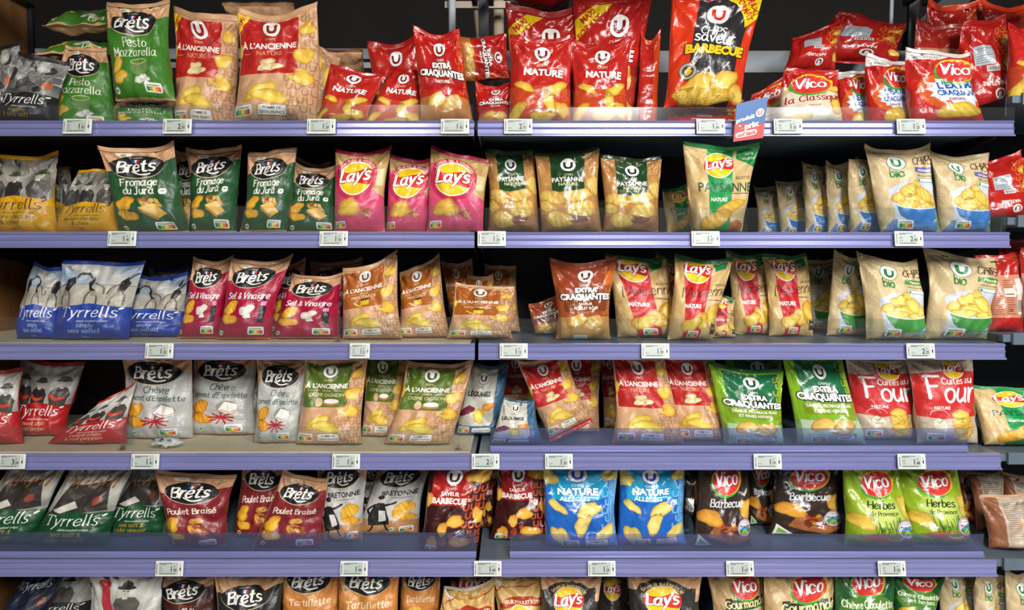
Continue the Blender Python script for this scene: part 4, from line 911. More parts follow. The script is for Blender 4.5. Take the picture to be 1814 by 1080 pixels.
def packet(d, q, label, row=1, Y=.08, lean=.02, T=.08, stand=True, group=None, res=1., wr=1., shrink=.05, sag=.02, seals=True, cat='crisp packet', deck=None, rest=True, name='crisp_packet', pts=None, dy=0):
    """q: x,y of the four corners as seen (bottom y None = on the shelf)"""
    CNT[0] += 1; seed = CNT[0]; Y = YO.get(seed, Y)
    dz = deck if deck is not None else DECK[row]
    if pts is None:
        x1, y1, x2, y2, x3, y3, x4, y4 = q
        def bot(x, y):
            if y is not None: return at(x, y, Y)
            p = at(x, RAILY[row], Y); t = at(x, RAILY[row] + 10, Y)   # follow the sight line down to the shelf
            k = (dz - p[2]) / (t[2] - p[2]); w = p + (t - p) * k; w[2] = dz; return w
        C = [at(x1, y1, Y + lean), at(x2, y2, Y + lean), bot(x3, y3), bot(x4, y4)]
    else: C = [np.array(p, float) for p in pts]
    A = art(d)
    if seals:   # the seals take a strip at each end
        f = .05; TL, TR, BR, BL = C; C = [TL + (BL - TL) * f, TR + (BR - TR) * f, BR, BL]
        if not stand: C[2] = BR + (TR - BR) * f; C[3] = BL + (TL - BL) * f
    S = Sheet(C, T, seed, wr * (1.15 if A.mat == 'paper' else 1.), shrink, sag, stand)
    base = (C[2] + C[3]) / 2; base = np.array([base[0], base[1], base[2]])
    g = empty(name, base); setp(g, label, cat, group)
    parts = [packet_body(S, A, g, base, res)]
    if seals:
        parts.append(seal_strip(S, A, g, base, True, .05, seed))
        if not stand: parts.append(seal_strip(S, A, g, base, False, .05, seed))
    if rest:
        lo = 1e9
        for o in parts:
            c = np.empty(len(o.data.vertices) * 3, np.float32); o.data.vertices.foreach_get('co', c); lo = min(lo, c[2::3].min())
        g.location.z += dz + .0008 - (g.location.z + lo)
    return g
# ------------------------------------------------------------------ the packets, shelf by shelf
N = None
LOOK = dict(pesto='green crisp packet with pesto jar picture', jura='dark green and kraft crisp packet with cheese wedge', selv='raspberry red and kraft salt and vinegar packet',
 chevre='grey crisp packet with goat cheese and chillies', poulet='wine red and kraft roast chicken packet', bretonne='grey packet with figure dancing in black dress', chili='brown and kraft chilli crisp packet', chorizo='black and kraft crisp packet with oval badge',
 tartiflette='orange tartiflette crisp packet with oval badge', anc_red='kraft crisp packet with red title panel', anc_red_maxi='large kraft crisp packet with red panel', anc_mustard='kraft and brown mustard crisp packet', anc_onion='kraft and olive cream onion packet',
 anc_side='kraft crisp packet seen from its patterned side', nat_red='red glossy crisp packet with flying crisps', nat_maxi='large glossy red crisp packet', extra_red='red glossy extra crunchy crisp packet', extra_roast='rust brown glossy roast chicken packet',
 extra_herb='green glossy cheese and herb packet', bbq_maxi='large black and red barbecue crisp packet', bbq_u='dark brown barbecue packet with red panel', blue_light='bright blue glossy crisp packet', paysanne='brown crisp packet with dark green panel',
 sun_pink='pink and kraft packet with yellow sun roundel', sun_paysanne='kraft packet with green stripe and ridged crisps', sun_old='kraft packet with red stripe and pen lettering', sun_oven='red and greige packet with stacked crisps', sun_bbq='kraft and black packet with yellow roundel',
 sun_roast='crumpled kraft packet with rust ribbon', sun_red='dark red packet with yellow roundel', bio_blue='beige organic packet with blue bowl', bio_green='beige organic packet with green bowl', veg='white and slate blue vegetable crisp packet',
 leaf_bbq='dark brown barbecue packet with kebab picture', leaf_herb='lime green herb crisp packet', leaf_goat='dark green goat cheese crisp packet', leaf_gour='beige packet with green creamy title band', leaf_classic='cream and red classic crisp packet', leaf_extra='red packet with white starburst and blue letters',
 tyr_black='charcoal packet with smoky grey photo', tyr_yellow='yellow packet with photo of hatted people', tyr_blue='blue packet with photo of gymnasts', tyr_red='red packet with grey photo of guards', tyr_green='green packet with grey harp photo', tyr_grey='grey packet with old photo and red pepper mill',
 tyr_navy='navy crisp packet with white serif lettering', red_back='red glossy packet turned back to front', kraft_back='salmon packet back with ingredient text', oval_back='brown striped packet back with text', red_plain='narrow red packet seen side on', black_side='black crisp packet seen side on')
SH = {1: 'top shelf', 2: 'second shelf', 3: 'third shelf', 4: 'fourth shelf', 5: 'fifth shelf', 6: 'bottom shelf'}
T_ = []
def B(row, d, q, where, **k): T_.append((row, d, q, where, k))
# --- top shelf, left bay
B(1, 'tyr_black', (-20, 78, 48, 76, 25, N, -50, N), 'cut by left edge, behind its twin', Y=.20, res=.6)
B(1, 'tyr_black', (42, 96, 128, 112, 96, N, -12, N), 'front one on top shelf', Y=.085)
B(1, 'pesto', (118, 82, 196, 92, 214, N, 86, N), 'small one leaning in front', Y=.10, T=.07)
B(1, 'pesto', (184, 2, 300, 4, 312, 180, 205, 180), 'tallest one, standing on another packet', Y=.085, rest=False, T=.075, lean=.03)
B(1, 'pesto', (206, 186, 312, 186, 314, N, 204, N), 'squashed flat under the tallest one', Y=.09, T=.05, wr=.7)
B(1, 'anc_red_maxi', (308, 12, 425, 34, 418, N, 310, N), 'left one with yellow corner', Y=.10, T=.09)
B(1, 'anc_red_maxi', (424, 18, 566, 14, 560, N, 410, N), 'widest one, in front right', Y=.075, T=.10)
B(1, 'anc_side', (556, 72, 600, 96, 585, N, 545, N), 'beside the widest kraft packet', Y=.21, T=.06)
B(1, 'nat_red', (588, 116, 684, 130, 646, N, 556, N), 'left of two squat ones', Y=.085, T=.075)
B(1, 'nat_red', (690, 118, 752, 126, 752, N, 640, N), 'right of two squat ones', Y=.105, T=.07)
B(1, 'nat_red', (652, 78, 746, 60, 750, N, 662, N), 'in shadow behind the squat ones', Y=.27, T=.08)
B(1, 'extra_red', (733, 50, 815, 62, 840, N, 745, N), 'tall tilted one at bay joint', Y=.075, T=.075)
B(1, 'extra_red', (893, 66, 906, 142, 818, 147, 806, 62), 'lying on its side with vertical text', Y=.25, rest=False, T=.07)
B(1, 'extra_red', (842, 150, 914, 150, 906, N, 846, N), 'short one under the sideways packet', Y=.10, T=.06)
# right bay
B(1, 'nat_maxi', (895, 14, 1030, 16, 1012, N, 905, N), 'back left, with dark creased top', Y=.22, T=.09)
B(1, 'nat_maxi', (1014, -2, 1156, -12, 1118, N, 1014, N), 'back right, flaring wide at top', Y=.20, T=.09)
B(1, 'nat_red', (903, 66, 1012, 68, 1012, N, 900, N), 'front left under twisted one', Y=.085, T=.085)
B(1, 'nat_red', (1013, 78, 1116, 74, 1114, N, 1012, N), 'front one beside the barbecue packet', Y=.085, T=.085)
B(1, 'red_plain', (1136, 62, 1170, 60, 1165, N, 1124, N), 'edge of a packet left of barbecue', Y=.16, T=.04)
B(1, 'red_plain', (1116, 100, 1142, 98, 1142, N, 1116, N), 'lower edge of a packet, by nature packets', Y=.24, T=.04)
B(1, 'bbq_maxi', (1190, -16, 1352, -10, 1312, 192, 1176, 190), 'with yellow corner, standing proud', Y=.085, rest=False, T=.085, lean=.03)
B(1, 'red_back', (1180, 192, 1312, 192, 1312, N, 1180, N), 'squashed under the barbecue packet', Y=.09, T=.05)
B(1, 'leaf_classic', (1385, 126, 1484, 128, 1494, N, 1372, N), 'front one with pen lettering', Y=.085, T=.08)
B(1, 'leaf_classic', (1332, 168, 1398, 128, 1396, N, 1312, N), 'small slumped one behind the sign', Y=.20, T=.05, rest=False)
B(1, 'leaf_extra', (1478, 122, 1538, 130, 1540, N, 1486, N), 'leftmost, half hidden one', Y=.15, T=.06)
B(1, 'leaf_extra', (1524, 106, 1606, 116, 1608, N, 1538, N), 'middle one of the three', Y=.12, T=.06)
B(1, 'leaf_extra', (1597, 86, 1716, 98, 1748, N, 1612, N), 'biggest one, leaning at the right end', Y=.075, T=.08, lean=.0)
B(1, 'red_back', (1480, 26, 1600, 48, 1592, 118, 1412, 108), 'on the heap above the starburst packets', Y=.27, T=.10, rest=False, stand=False)
B(1, 'red_back', (1408, 62, 1500, 30, 1478, 130, 1388, 128), 'dark one at the heap left end', Y=.24, T=.09, rest=False, stand=False)
# --- second shelf
B(2, 'tyr_yellow', (-12, 276, 100, 272, 104, N, -30, N), 'cut by left edge, upright', Y=.10)
B(2, 'tyr_yellow', (96, 286, 128, 298, 136, N, 84, N), 'in shadow between the two front ones', Y=.22, T=.05)
B(2, 'tyr_yellow', (142, 300, 222, 296, 212, N, 97, N), 'slumped one beside dark green packets', Y=.095)
B(2, 'jura', (310, 266, 368, 262, 352, N, 318, N), 'first hidden behind, second shelf', Y=.21, T=.06)
B(2, 'jura', (183, 258, 312, 252, 336, N, 210, N), 'tallest one with kraft top', shrink=.08, Y=.065, lean=-.03)
B(2, 'jura', (330, 270, 426, 252, 420, N, 335, N), 'second from left, torn corner up', Y=.11)
B(2, 'jura', (440, 270, 530, 263, 508, N, 424, N), 'third from left, upright', Y=.075, T=.075)
B(2, 'jura', (522, 280, 584, 286, 590, N, 520, N), 'last hidden behind, near pink ones', Y=.22, T=.06)
B(2, 'jura', (520, 290, 594, 294, 602, N, 500, N), 'shortest one next to pink ones', Y=.10, T=.07)
B(2, 'sun_pink', (598, 266, 694, 262, 682, N, 592, N), 'leftmost of the pink three', Y=.085)
B(2, 'sun_pink', (692, 276, 792, 272, 756, N, 682, N), 'middle of the pink three', Y=.11)
B(2, 'sun_pink', (763, 262, 868, 280, 856, N, 755, N), 'rightmost of the pink three', Y=.075)
B(2, 'paysanne', (858, 264, 946, 262, 956, N, 864, N), 'leftmost of the three', Y=.11)
B(2, 'paysanne', (947, 266, 1062, 262, 1066, N, 959, N), 'middle of the three', Y=.08)
B(2, 'paysanne', (1062, 280, 1172, 276, 1166, N, 1066, N), 'rightmost of the three', Y=.085)
B(2, 'sun_paysanne', (1174, 338, 1238, 312, 1236, N, 1180, N), 'slumped one in shadow', Y=.22, T=.06)
B(2, 'sun_paysanne', (1208, 250, 1350, 250, 1314, N, 1224, N), 'tall one in front, second shelf', Y=.07, lean=-.03)
B(2, 'bio_blue', (1338, 326, 1380, 330, 1384, N, 1342, N), 'farthest back, far left of the row', Y=.40, T=.05, res=.7)
B(2, 'bio_blue', (1376, 322, 1426, 318, 1430, N, 1384, N), 'second from the left in the row', Y=.34, T=.05, res=.7)
B(2, 'bio_blue', (1420, 292, 1468, 290, 1474, N, 1426, N), 'third from the left in the row', Y=.24, T=.05, res=.8)
B(2, 'bio_blue', (1458, 290, 1512, 286, 1520, N, 1466, N), 'fourth from the left in the row', Y=.19, T=.05, res=.8)
B(2, 'bio_blue', (1495, 284, 1556, 278, 1566, N, 1506, N), 'fifth, just behind the big pair', Y=.14, T=.05)
B(2, 'bio_blue', (1536, 258, 1648, 260, 1666, N, 1560, N), 'left of the big front pair', Y=.07, T=.075)
B(2, 'bio_blue', (1644, 268, 1742, 276, 1754, N, 1664, N), 'right of the big front pair', Y=.09, T=.075)
# --- third shelf
B(3, 'tyr_blue', (48, 460, 118, 470, 108, N, 30, N), 'leftmost, narrow and half turned', Y=.10, T=.07)
B(3, 'tyr_blue', (122, 460, 262, 462, 228, N, 92, N), 'middle one, tallest and widest', Y=.075, T=.08)
B(3, 'tyr_blue', (235, 484, 340, 488, 326, N, 196, N), 'right one, leaning left', Y=.105, T=.07)
B(3, 'tyr_blue', (262, 470, 352, 468, 350, N, 268, N), 'in shadow behind the right one', Y=.22, T=.06, res=.7)
B(3, 'selv', (346, 456, 412, 458, 388, N, 314, N), 'leftmost, narrow one', Y=.10, T=.065)
B(3, 'selv', (410, 456, 516, 456, 480, N, 384, N), 'tallest upright one in front', shrink=.08, Y=.075, T=.08)
B(3, 'selv', (492, 464, 544, 460, 540, N, 478, N), 'hidden one between two front ones', Y=.20, T=.05)
B(3, 'selv', (548, 462, 640, 456, 640, N, 552, N), 'in shadow behind the mustard packets', Y=.27, T=.06)
B(3, 'selv', (518, 482, 606, 486, 602, N, 480, N), 'short one with creased badge', Y=.095, T=.07)
B(3, 'anc_mustard', (610, 482, 706, 446, 714, N, 606, N), 'leftmost with pointed corner', Y=.08, T=.075)
B(3, 'anc_mustard', (706, 484, 776, 448, 798, N, 704, N), 'second with pointed corner', Y=.09, T=.07)
B(3, 'anc_mustard', (780, 462, 836, 458, 846, N, 800, N), 'in shadow at the bay joint', Y=.24, T=.05)
B(3, 'anc_mustard', (806, 502, 912, 508, 908, N, 790, N), 'slumped one in front at bay joint', Y=.085, T=.07)
B(3, 'anc_mustard', (826, 484, 874, 486, 880, N, 836, N), 'dark one directly behind slumped one', Y=.19, T=.05)
B(3, 'anc_mustard', (858, 470, 914, 468, 922, N, 864, N), 'rearmost one, tall in shadow', Y=.27, T=.05)
B(3, 'extra_roast', (936, 545, 1004, 514, 1000, N, 948, N), 'small tilted one behind', Y=.20, T=.05)
B(3, 'extra_roast', (974, 462, 1096, 454, 1082, N, 984, N), 'big one in front, wide top', shrink=.09, Y=.08)
B(3, 'sun_old', (1160, 444, 1216, 456, 1214, N, 1170, N), 'hidden between the two front ones', Y=.22, T=.05)
B(3, 'sun_old', (1070, 446, 1180, 456, 1216, N, 1094, N), 'left one of two front ones', Y=.085, T=.08)
B(3, 'sun_old', (1198, 446, 1300, 456, 1262, N, 1182, N), 'right one of two front ones', Y=.07, T=.08)
B(3, 'sun_old', (1264, 515, 1300, 530, 1302, N, 1252, N), 'small edge beside the right front one', Y=.13, T=.03)
B(3, 'sun_old', (1285, 446, 1358, 448, 1372, N, 1300, N), 'third along, set back in shade', Y=.19, T=.06)
B(3, 'sun_old', (1350, 446, 1432, 450, 1440, N, 1362, N), 'last along, set back in shade', Y=.17, T=.06)
B(3, 'bio_green', (1418, 458, 1496, 450, 1474, N, 1424, N), 'dark one farthest back left', Y=.33, T=.06, res=.7)
B(3, 'bio_green', (1476, 446, 1530, 454, 1538, N, 1464, N), 'edge-on one behind the front left', Y=.18, T=.06)
B(3, 'bio_green', (1516, 448, 1624, 466, 1642, N, 1534, N), 'front left one with square front', Y=.08, T=.08)
B(3, 'bio_green', (1642, 440, 1776, 462, 1748, N, 1638, N), 'front right one, biggest', Y=.085, T=.085)
# --- fourth shelf
B(4, 'tyr_red', (-50, 648, 34, 650, 42, N, -60, N), 'cut by the left edge', Y=.09)
B(4, 'tyr_red', (32, 632, 150, 640, 112, N, 28, N), 'upright one with three guards', Y=.10)
B(4, 'tyr_red', (176, 718, 240, 672, 226, N, 84, N), 'slumped one leaning right', Y=.085, T=.06)
B(4, 'chevre', (218, 622, 340, 630, 342, N, 220, N), 'leftmost, big and upright', Y=.10)
B(4, 'chevre', (342, 618, 456, 626, 458, N, 336, N), 'second, raised and tilted', Y=.14)
B(4, 'chevre', (430, 628, 466, 626, 464, N, 436, N), 'dark sliver behind the second', Y=.25, T=.04, res=.7)
B(4, 'chevre', (456, 628, 546, 634, 530, N, 450, N), 'third, narrower, by the onion packets', Y=.10, T=.07)
B(4, 'anc_onion', (546, 626, 654, 626, 642, N, 524, N), 'leftmost of three', Y=.08, T=.075)
B(4, 'anc_onion', (644, 622, 726, 626, 708, N, 640, N), 'middle one, set back', Y=.17, T=.05)
B(4, 'anc_onion', (722, 636, 838, 642, 798, N, 680, N), 'rightmost of three, leaning', Y=.08, T=.075)
B(4, 'veg', (834, 640, 902, 640, 890, N, 806, N), 'upright one at the bay joint', Y=.19, T=.06)
B(4, 'veg', (893, 706, 946, 710, 962, N, 866, N), 'slumped one in front at bay joint', Y=.08, T=.07)
B(4, 'anc_red', (884, 622, 948, 620, 950, N, 888, N), 'rearmost in shadow at left', Y=.32, T=.05, res=.8)
B(4, 'anc_red', (916, 646, 1000, 626, 1050, 752, 976, 790), 'tilted one leaning right', Y=.09, T=.07, stand=False)
B(4, 'anc_red', (982, 622, 1068, 620, 1062, N, 998, N), 'in shade behind the tilted one', Y=.22, T=.06)
B(4, 'anc_red', (1062, 622, 1104, 620, 1100, N, 1070, N), 'shaded narrow one right of the gap', Y=.27, T=.05)
B(4, 'anc_red', (1086, 622, 1174, 626, 1212, N, 1084, N), 'front one right of the gap', Y=.085, T=.075)
B(4, 'anc_red', (1166, 622, 1266, 626, 1290, N, 1190, N), 'last one beside green packets', Y=.095, T=.07)
B(4, 'extra_herb', (1286, 620, 1390, 622, 1388, N, 1296, N), 'hidden behind the first green one', Y=.19, T=.05)
B(4, 'extra_herb', (1254, 638, 1392, 658, 1388, N, 1282, N), 'left one with folded top', Y=.08, T=.08)
B(4, 'extra_herb', (1388, 620, 1500, 630, 1534, N, 1412, N), 'right one next to red packets', Y=.085, T=.08)
B(4, 'sun_oven', (1494, 628, 1610, 636, 1626, N, 1518, N), 'left one of the pair', Y=.085, T=.08)
B(4, 'sun_oven', (1610, 624, 1730, 628, 1732, N, 1624, N), 'right one of the pair', Y=.09, T=.08)
# --- fifth shelf
B(5, 'tyr_green', (24, 814, 128, 812, 62, N, -70, N), 'cut by the left edge', Y=.10)
B(5, 'tyr_green', (130, 816, 236, 820, 192, N, 48, N), 'middle one, lettering whole', Y=.085)
B(5, 'tyr_green', (232, 818, 302, 820, 296, N, 178, N), 'right one, half hidden by wine red packet', Y=.16, T=.06)
B(5, 'poulet', (273, 832, 424, 836, 402, N, 298, N), 'leftmost, tall with kraft top', Y=.085, shrink=.10)
B(5, 'poulet', (432, 808, 516, 810, 502, N, 414, N), 'middle one, set back', Y=.15, T=.07)
B(5, 'poulet', (506, 828, 584, 846, 574, N, 446, N), 'rightmost, slumped forward', Y=.08, T=.06)
B(5, 'bretonne', (562, 812, 656, 816, 642, N, 570, N), 'left one, tall', Y=.10, T=.075)
B(5, 'bretonne', (630, 810, 684, 812, 680, N, 634, N), 'hidden between the two front ones', Y=.22, T=.05)
B(5, 'bretonne', (676, 816, 762, 822, 742, N, 628, N), 'right one, leaning back', Y=.13, T=.07)
B(5, 'bbq_u', (762, 814, 880, 816, 846, N, 744, N), 'left one, overhanging the shelf lip', Y=.05, T=.07)
B(5, 'bbq_u', (838, 818, 894, 820, 884, N, 846, N), 'in shade between the two front ones', Y=.22, T=.05)
B(5, 'bbq_u', (882, 814, 970, 814, 974, N, 866, N), 'right one beside the blue packets', Y=.10, T=.07)
B(5, 'blue_light', (960, 812, 1096, 814, 1094, N, 966, N), 'left one with lettering whole', Y=.085, T=.085)
B(5, 'blue_light', (1096, 814, 1214, 814, 1216, N, 1090, N), 'right one with creased title', Y=.09, T=.085)
B(5, 'black_side', (1204, 812, 1252, 814, 1240, N, 1196, N), 'beside the bright blue packets', Y=.13, T=.05)
B(5, 'leaf_bbq', (1242, 812, 1330, 814, 1332, N, 1224, N), 'left one with label at its edge', Y=.08, T=.08)
B(5, 'leaf_bbq', (1318, 810, 1372, 812, 1370, N, 1326, N), 'middle one, far back', Y=.24, T=.06)
B(5, 'leaf_bbq', (1372, 808, 1484, 812, 1494, N, 1360, N), 'right one, set back above empty shelf', Y=.16, T=.07)
B(5, 'leaf_herb', (1492, 816, 1594, 820, 1620, N, 1494, N), 'left one of the pair', Y=.085, T=.085)
B(5, 'leaf_herb', (1590, 814, 1700, 818, 1722, N, 1612, N), 'right one of the pair', Y=.102, T=.08)
# --- bottom shelf
B(6, 'tyr_navy', (44, 1018, 118, 1004, 60, N, -30, N), 'dark one in the corner', Y=.14)
B(6, 'tyr_grey', (86, 1004, 176, 1002, 158, N, 44, N), 'left one of the pair', Y=.17)
B(6, 'tyr_grey', (168, 1002, 294, 1004, 292, N, 156, N), 'right one of the pair', Y=.085)
B(6, 'chili', (270, 1008, 380, 1012, 388, N, 306, N), 'beside the grey photo packet', Y=.10)
B(6, 'chorizo', (378, 1006, 504, 1010, 494, N, 384, N), 'between chilli and orange packets', Y=.085)
B(6, 'tartiflette', (502, 1000, 602, 1002, 602, N, 494, N), 'leftmost of three', Y=.09)
B(6, 'tartiflette', (600, 1000, 710, 1002, 704, N, 594, N), 'middle of three, lettering whole', Y=.085)
B(6, 'tartiflette', (712, 1000, 782, 1004, 780, N, 704, N), 'rightmost of three, half hidden', Y=.15, T=.06)
B(6, 'sun_red', (796, 1000, 886, 1002, 890, N, 800, N), 'behind the crumpled kraft packets', Y=.24, T=.06)
B(6, 'sun_roast', (786, 1042, 876, 1030, 892, N, 768, N), 'left one, screwed up top', Y=.085, wr=2.2)
B(6, 'sun_roast', (868, 1010, 964, 1014, 958, N, 880, N), 'right one, lettering readable', Y=.12, wr=1.6)
B(6, 'sun_bbq', (1050, 1000, 1116, 1002, 1112, N, 1058, N), 'between the two front ones', Y=.22, T=.06)
B(6, 'sun_bbq', (956, 1004, 1070, 1008, 1058, N, 958, N), 'left one, lettering arched', Y=.085)
B(6, 'sun_bbq', (1110, 1000, 1242, 1004, 1238, N, 1110, N), 'right one, creased title', Y=.085)
B(6, 'leaf_gour', (1252, 1000, 1352, 1002, 1356, N, 1262, N), 'left one of the pair', Y=.09)
B(6, 'leaf_gour', (1352, 1000, 1482, 1002, 1476, N, 1352, N), 'right one of the pair', Y=.085)
B(6, 'leaf_goat', (1476, 1000, 1584, 1002, 1594, N, 1478, N), 'left one, upright', Y=.085)
B(6, 'leaf_goat', (1568, 1006, 1682, 1020, 1644, 1110, 1588, 1104), 'right one, tipped over', Y=.11, rest=False, stand=False)
# --- next bay to the right (shelves higher up, packets turned round)
def NB(r, d, q, where, **k): k['nb'] = 1; T_.append((r, d, q, where, k))
NB(1, 'kraft_back', (1618, 40, 1712, 46, 1706, N, 1610, N), 'at the left of the next bay', Y=.30, T=.07)
NB(1, 'red_back', (1700, 42, 1784, 22, 1800, N, 1690, N), 'tilted one, top shelf next bay', Y=.16, T=.08)
NB(1, 'nat_red', (1792, 36, 1880, 40, 1880, N, 1784, N), 'cut by right edge, top shelf', Y=.12, T=.08)
NB(1, 'red_plain', (1640, 6, 1740, 0, 1742, N, 1632, N), 'tall one at the back, next bay', Y=.42, T=.06)
NB(1, 'red_plain', (1742, 2, 1830, 6, 1830, N, 1746, N), 'second tall one back, next bay', Y=.36, T=.06)
NB(2, 'red_back', (1742, 288, 1812, 264, 1822, N, 1730, N), 'second shelf of the next bay', Y=.12, T=.07)
NB(2, 'red_back', (1808, 284, 1880, 280, 1880, N, 1812, N), 'cut by right edge, second shelf', Y=.14, T=.07)
NB(3, 'kraft_back', (1738, 448, 1808, 444, 1812, N, 1744, N), 'third shelf of the next bay', Y=.12, T=.07)
NB(3, 'kraft_back', (1806, 446, 1880, 444, 1880, N, 1810, N), 'cut by right edge, third shelf', Y=.13, T=.07)
NB(3, 'red_plain', (1762, 424, 1852, 420, 1852, N, 1766, N), 'behind the salmon backs, third shelf', Y=.24, T=.06)
NB(4, 'sun_paysanne', (1714, 682, 1850, 690, 1850, N, 1744, N), 'fourth shelf at right edge', Y=.10, T=.08, lean=.05)
NB(5, 'oval_back', (1736, 878, 1850, 868, 1850, N, 1752, N), 'in front at right edge', Y=.10, T=.08)
NB(5, 'oval_back', (1722, 838, 1782, 836, 1780, N, 1730, N), 'left one in shade behind', Y=.24, T=.06)
NB(5, 'oval_back', (1776, 838, 1846, 836, 1846, N, 1784, N), 'right one in shade behind', Y=.25, T=.06)
NB(5, 'poulet', (1696, 826, 1736, 830, 1736, N, 1704, N), 'dark sliver beside lime packets', Y=.30, T=.04)
NB(6, 'bio_green', (1662, 1010, 1730, 1012, 1726, N, 1668, N), 'leftmost at bottom right corner', Y=.22, T=.05)
NB(6, 'bio_green', (1724, 1012, 1784, 1014, 1780, N, 1728, N), 'second at bottom right corner', Y=.16, T=.05)
NB(6, 'bio_green', (1776, 1010, 1850, 1012, 1846, N, 1782, N), 'cut by right edge at bottom', Y=.12, T=.05)
import os
_n = {}
for r, d, q, w, k in T_: _n[(r, d)] = _n.get((r, d), 0) + 1
for r, d, q, w, k in T_:
    k = dict(k)
    if k.pop('nb', 0): k['deck'] = NDECK[r]
    lab = LOOK[d] + ', ' + w
    grp = f'{LOOK[d]}s on the {SH[r]}' if _n[(r, d)] > 1 else None
    packet(d, q, lab, row=r, group=grp, **k)
# packets lying down on the top shelf heap
def laid(d, x0, x1, y, label, Yn=.06, depth=.24, T=.09, tilt=0, drop=.09):
    a, b = at(x0, y, Yn), at(x1, y, Yn); z = (a[2] + b[2]) / 2 + .0
    a[2] = b[2] = z; s = math.tan(math.radians(tilt)) * (b[0] - a[0]); b[2] += s
    c, e = a + np.array([.0, depth, -drop]), b + np.array([0, depth, -drop])
    # the lower end faces the aisle
    P = [c, e, b, a]
    return packet(d, None, label, pts=P, T=T, rest=False, stand=False, group='packets lying on the top shelf heap')
laid('pesto', 56, 190, 98, 'green and kraft packet lying flat above the charcoal packet', Yn=.19, T=.06, depth=.2, drop=-.085)
laid('pesto', 74, 196, 48, 'green and kraft packet lying flat, uppermost at top left', Yn=.17, T=.06, depth=.2, drop=-.10)
laid('anc_side', 480, 642, 88, 'kraft packet lying flat behind the widest kraft packet', Yn=.27, depth=.18, T=.055)
laid('anc_side', 392, 520, 6, 'kraft packet lying across the two large kraft packets', Yn=.14, depth=.16, T=.05)
laid('red_back', 900, 1016, -16, 'red packet lying on the twisted red packets', Yn=.2, depth=.2, T=.05, drop=-.01)
# ------------------------------------------------------------------ shelving
XL, XJ, XR = at(-165, 300, 0)[0], at(844, 300, 0)[0], at(1792, 220, 0)[0]
ZB = 0.0
unit = empty('shelving_unit', ((XL + XR) / 2, .5, 0)); setp(unit, 'black metal shelving frame with ribbed back panels behind the packets', 'shelving')
def rel(o, u): o.location = (o.location.x - u.location.x, o.location.y - u.location.y, o.location.z - u.location.z); o.parent = u; return o
TOPZ = DECK[1] + .20
BX = [(XL, XJ - .012), (XJ + .012, XR)]
for x0, x1 in BX:
    bs = []; z = .1
    while z < DECK[1] + .02: bs.append(((x0, x1), (.500, .512), (z, z + .070))); bs.append(((x0, x1), (.504, .510), (z + .068, z + .080))); z += .078
    rel(boxobj('back_panel', bs, M['black']), unit)
for x in (XL, XJ, XR + .01):
    rel(boxobj('upright', [((x - .016, x + .016), (.4865, .4985), (.0, TOPZ + .5)), ((x - .006, x + .006), (.4858, .4866), (.1, TOPZ + .4))], M['dark']), unit)
pn = boxobj('side_panel', [((XL - .022, XL - .001), (.02, .5), (0, TOPZ + .5))], M['wood']); rel(pn, unit)
zc = at(600, 97, .5)[2]
rel(boxobj('crossbar', [((XL + .02, XJ - .02), (.487, .5), (at(600, 106, .5)[2], at(600, 88, .5)[2]))], M['steel']), unit)
rel(boxobj('crossbar', [((XL + .02, XJ - .02), (.488, .5), (at(600, 122, .5)[2], at(600, 112, .5)[2]))], M['steel']), unit)
rel(boxobj('crossbar', [((XJ + .02, XR - .01), (.487, .5), (at(1300, 130, .5)[2], at(1300, 92, .5)[2]))], M['steel']), unit)
RAILP = [(0, .000), (-.0055, -.0008), (-.0100, -.0055), (-.0060, -.0075), (-.0066, -.0165), (-.0108, -.0205), (-.0076, -.0225), (-.0086, -.0330), (-.0150, -.0368), (-.0152, -.0395), (-.0040, -.0388), (0, -.037)]
def shelf(row, side, x0, x1, where, creamy=False, guard=None, gy=.010, gh=.062, blue=False, deep=.484):
    z = DECK[row]; m = ((x0 + x1) / 2, .0, z)
    s = empty('metal_shelf', m); setp(s, f'{"cream lined" if creamy else "grey steel"} shelf with lavender price rail, {where}', 'shelf', 'shelves of the crisp aisle')
    rel(boxobj('deck', [((x0, x1), (.0, deep), (-.022 + z, z - .0012)), ((x0, x1), (.0, .012), (z - .036, z - .02))] if not creamy else [((x0, x1), (.0, deep), (-.022 + z, z - .004)), ((x0, x1), (.0, .012), (z - .036, z - .02))], M['deck_grey' if row > 3 or side else 'dark']), s)
    if creamy: rel(boxobj('deck_liner', [((x0 + .002, x1 - .012), (.003, deep - .02), (z - .0038, z - .0006))], M['deck_cream']), s)
    rel(extrude('price_rail', [(y - .0005, zz + z - .001) for y, zz in RAILP], x0, x1 + .001, M['rail']), s)
    if guard:
        g0, g1 = guard; a, b = at(g0, 400, gy)[0], at(g1, 400, gy)[0]
        rel(boxobj('clear_guard', [((a, b), (gy, gy + .002), (z + .0006, z + gh))], M['clear_reflection' if blue else 'clear']), s)
        if blue: rel(extrude('guard_foot', [(gy + .006, z), (gy - .006, z), (gy - .007, z + .005), (gy - .003, z + .007), (gy - .002, z + .013), (gy - .0005, z + .015), (gy - .0005, z)], a, b, M['rail']), s)
    for xb in (x0 + .004, x1 - .004):
        V = [(xb - .0012, .03, z - .022), (xb - .0012, .484, z - .022), (xb - .0012, .484, z - .11), (xb - .0012, .40, z - .075), (xb - .0012, .06, z - .036)]
        V += [(x + .0024, y, zz) for x, y, zz in V]; F = [[0, 1, 2, 3, 4], [9, 8, 7, 6, 5]] + [[i, i + 5, (i + 1) % 5 + 5, (i + 1) % 5] for i in range(5)]
        rel(mesh('bracket', V, F, M['dark'], smooth=False), s)
    return s
JL, JR = XJ - .006, XJ + .004
xr = {1: 1794, 2: 1786, 3: 1778, 4: 1770, 5: 1762, 6: 1756}
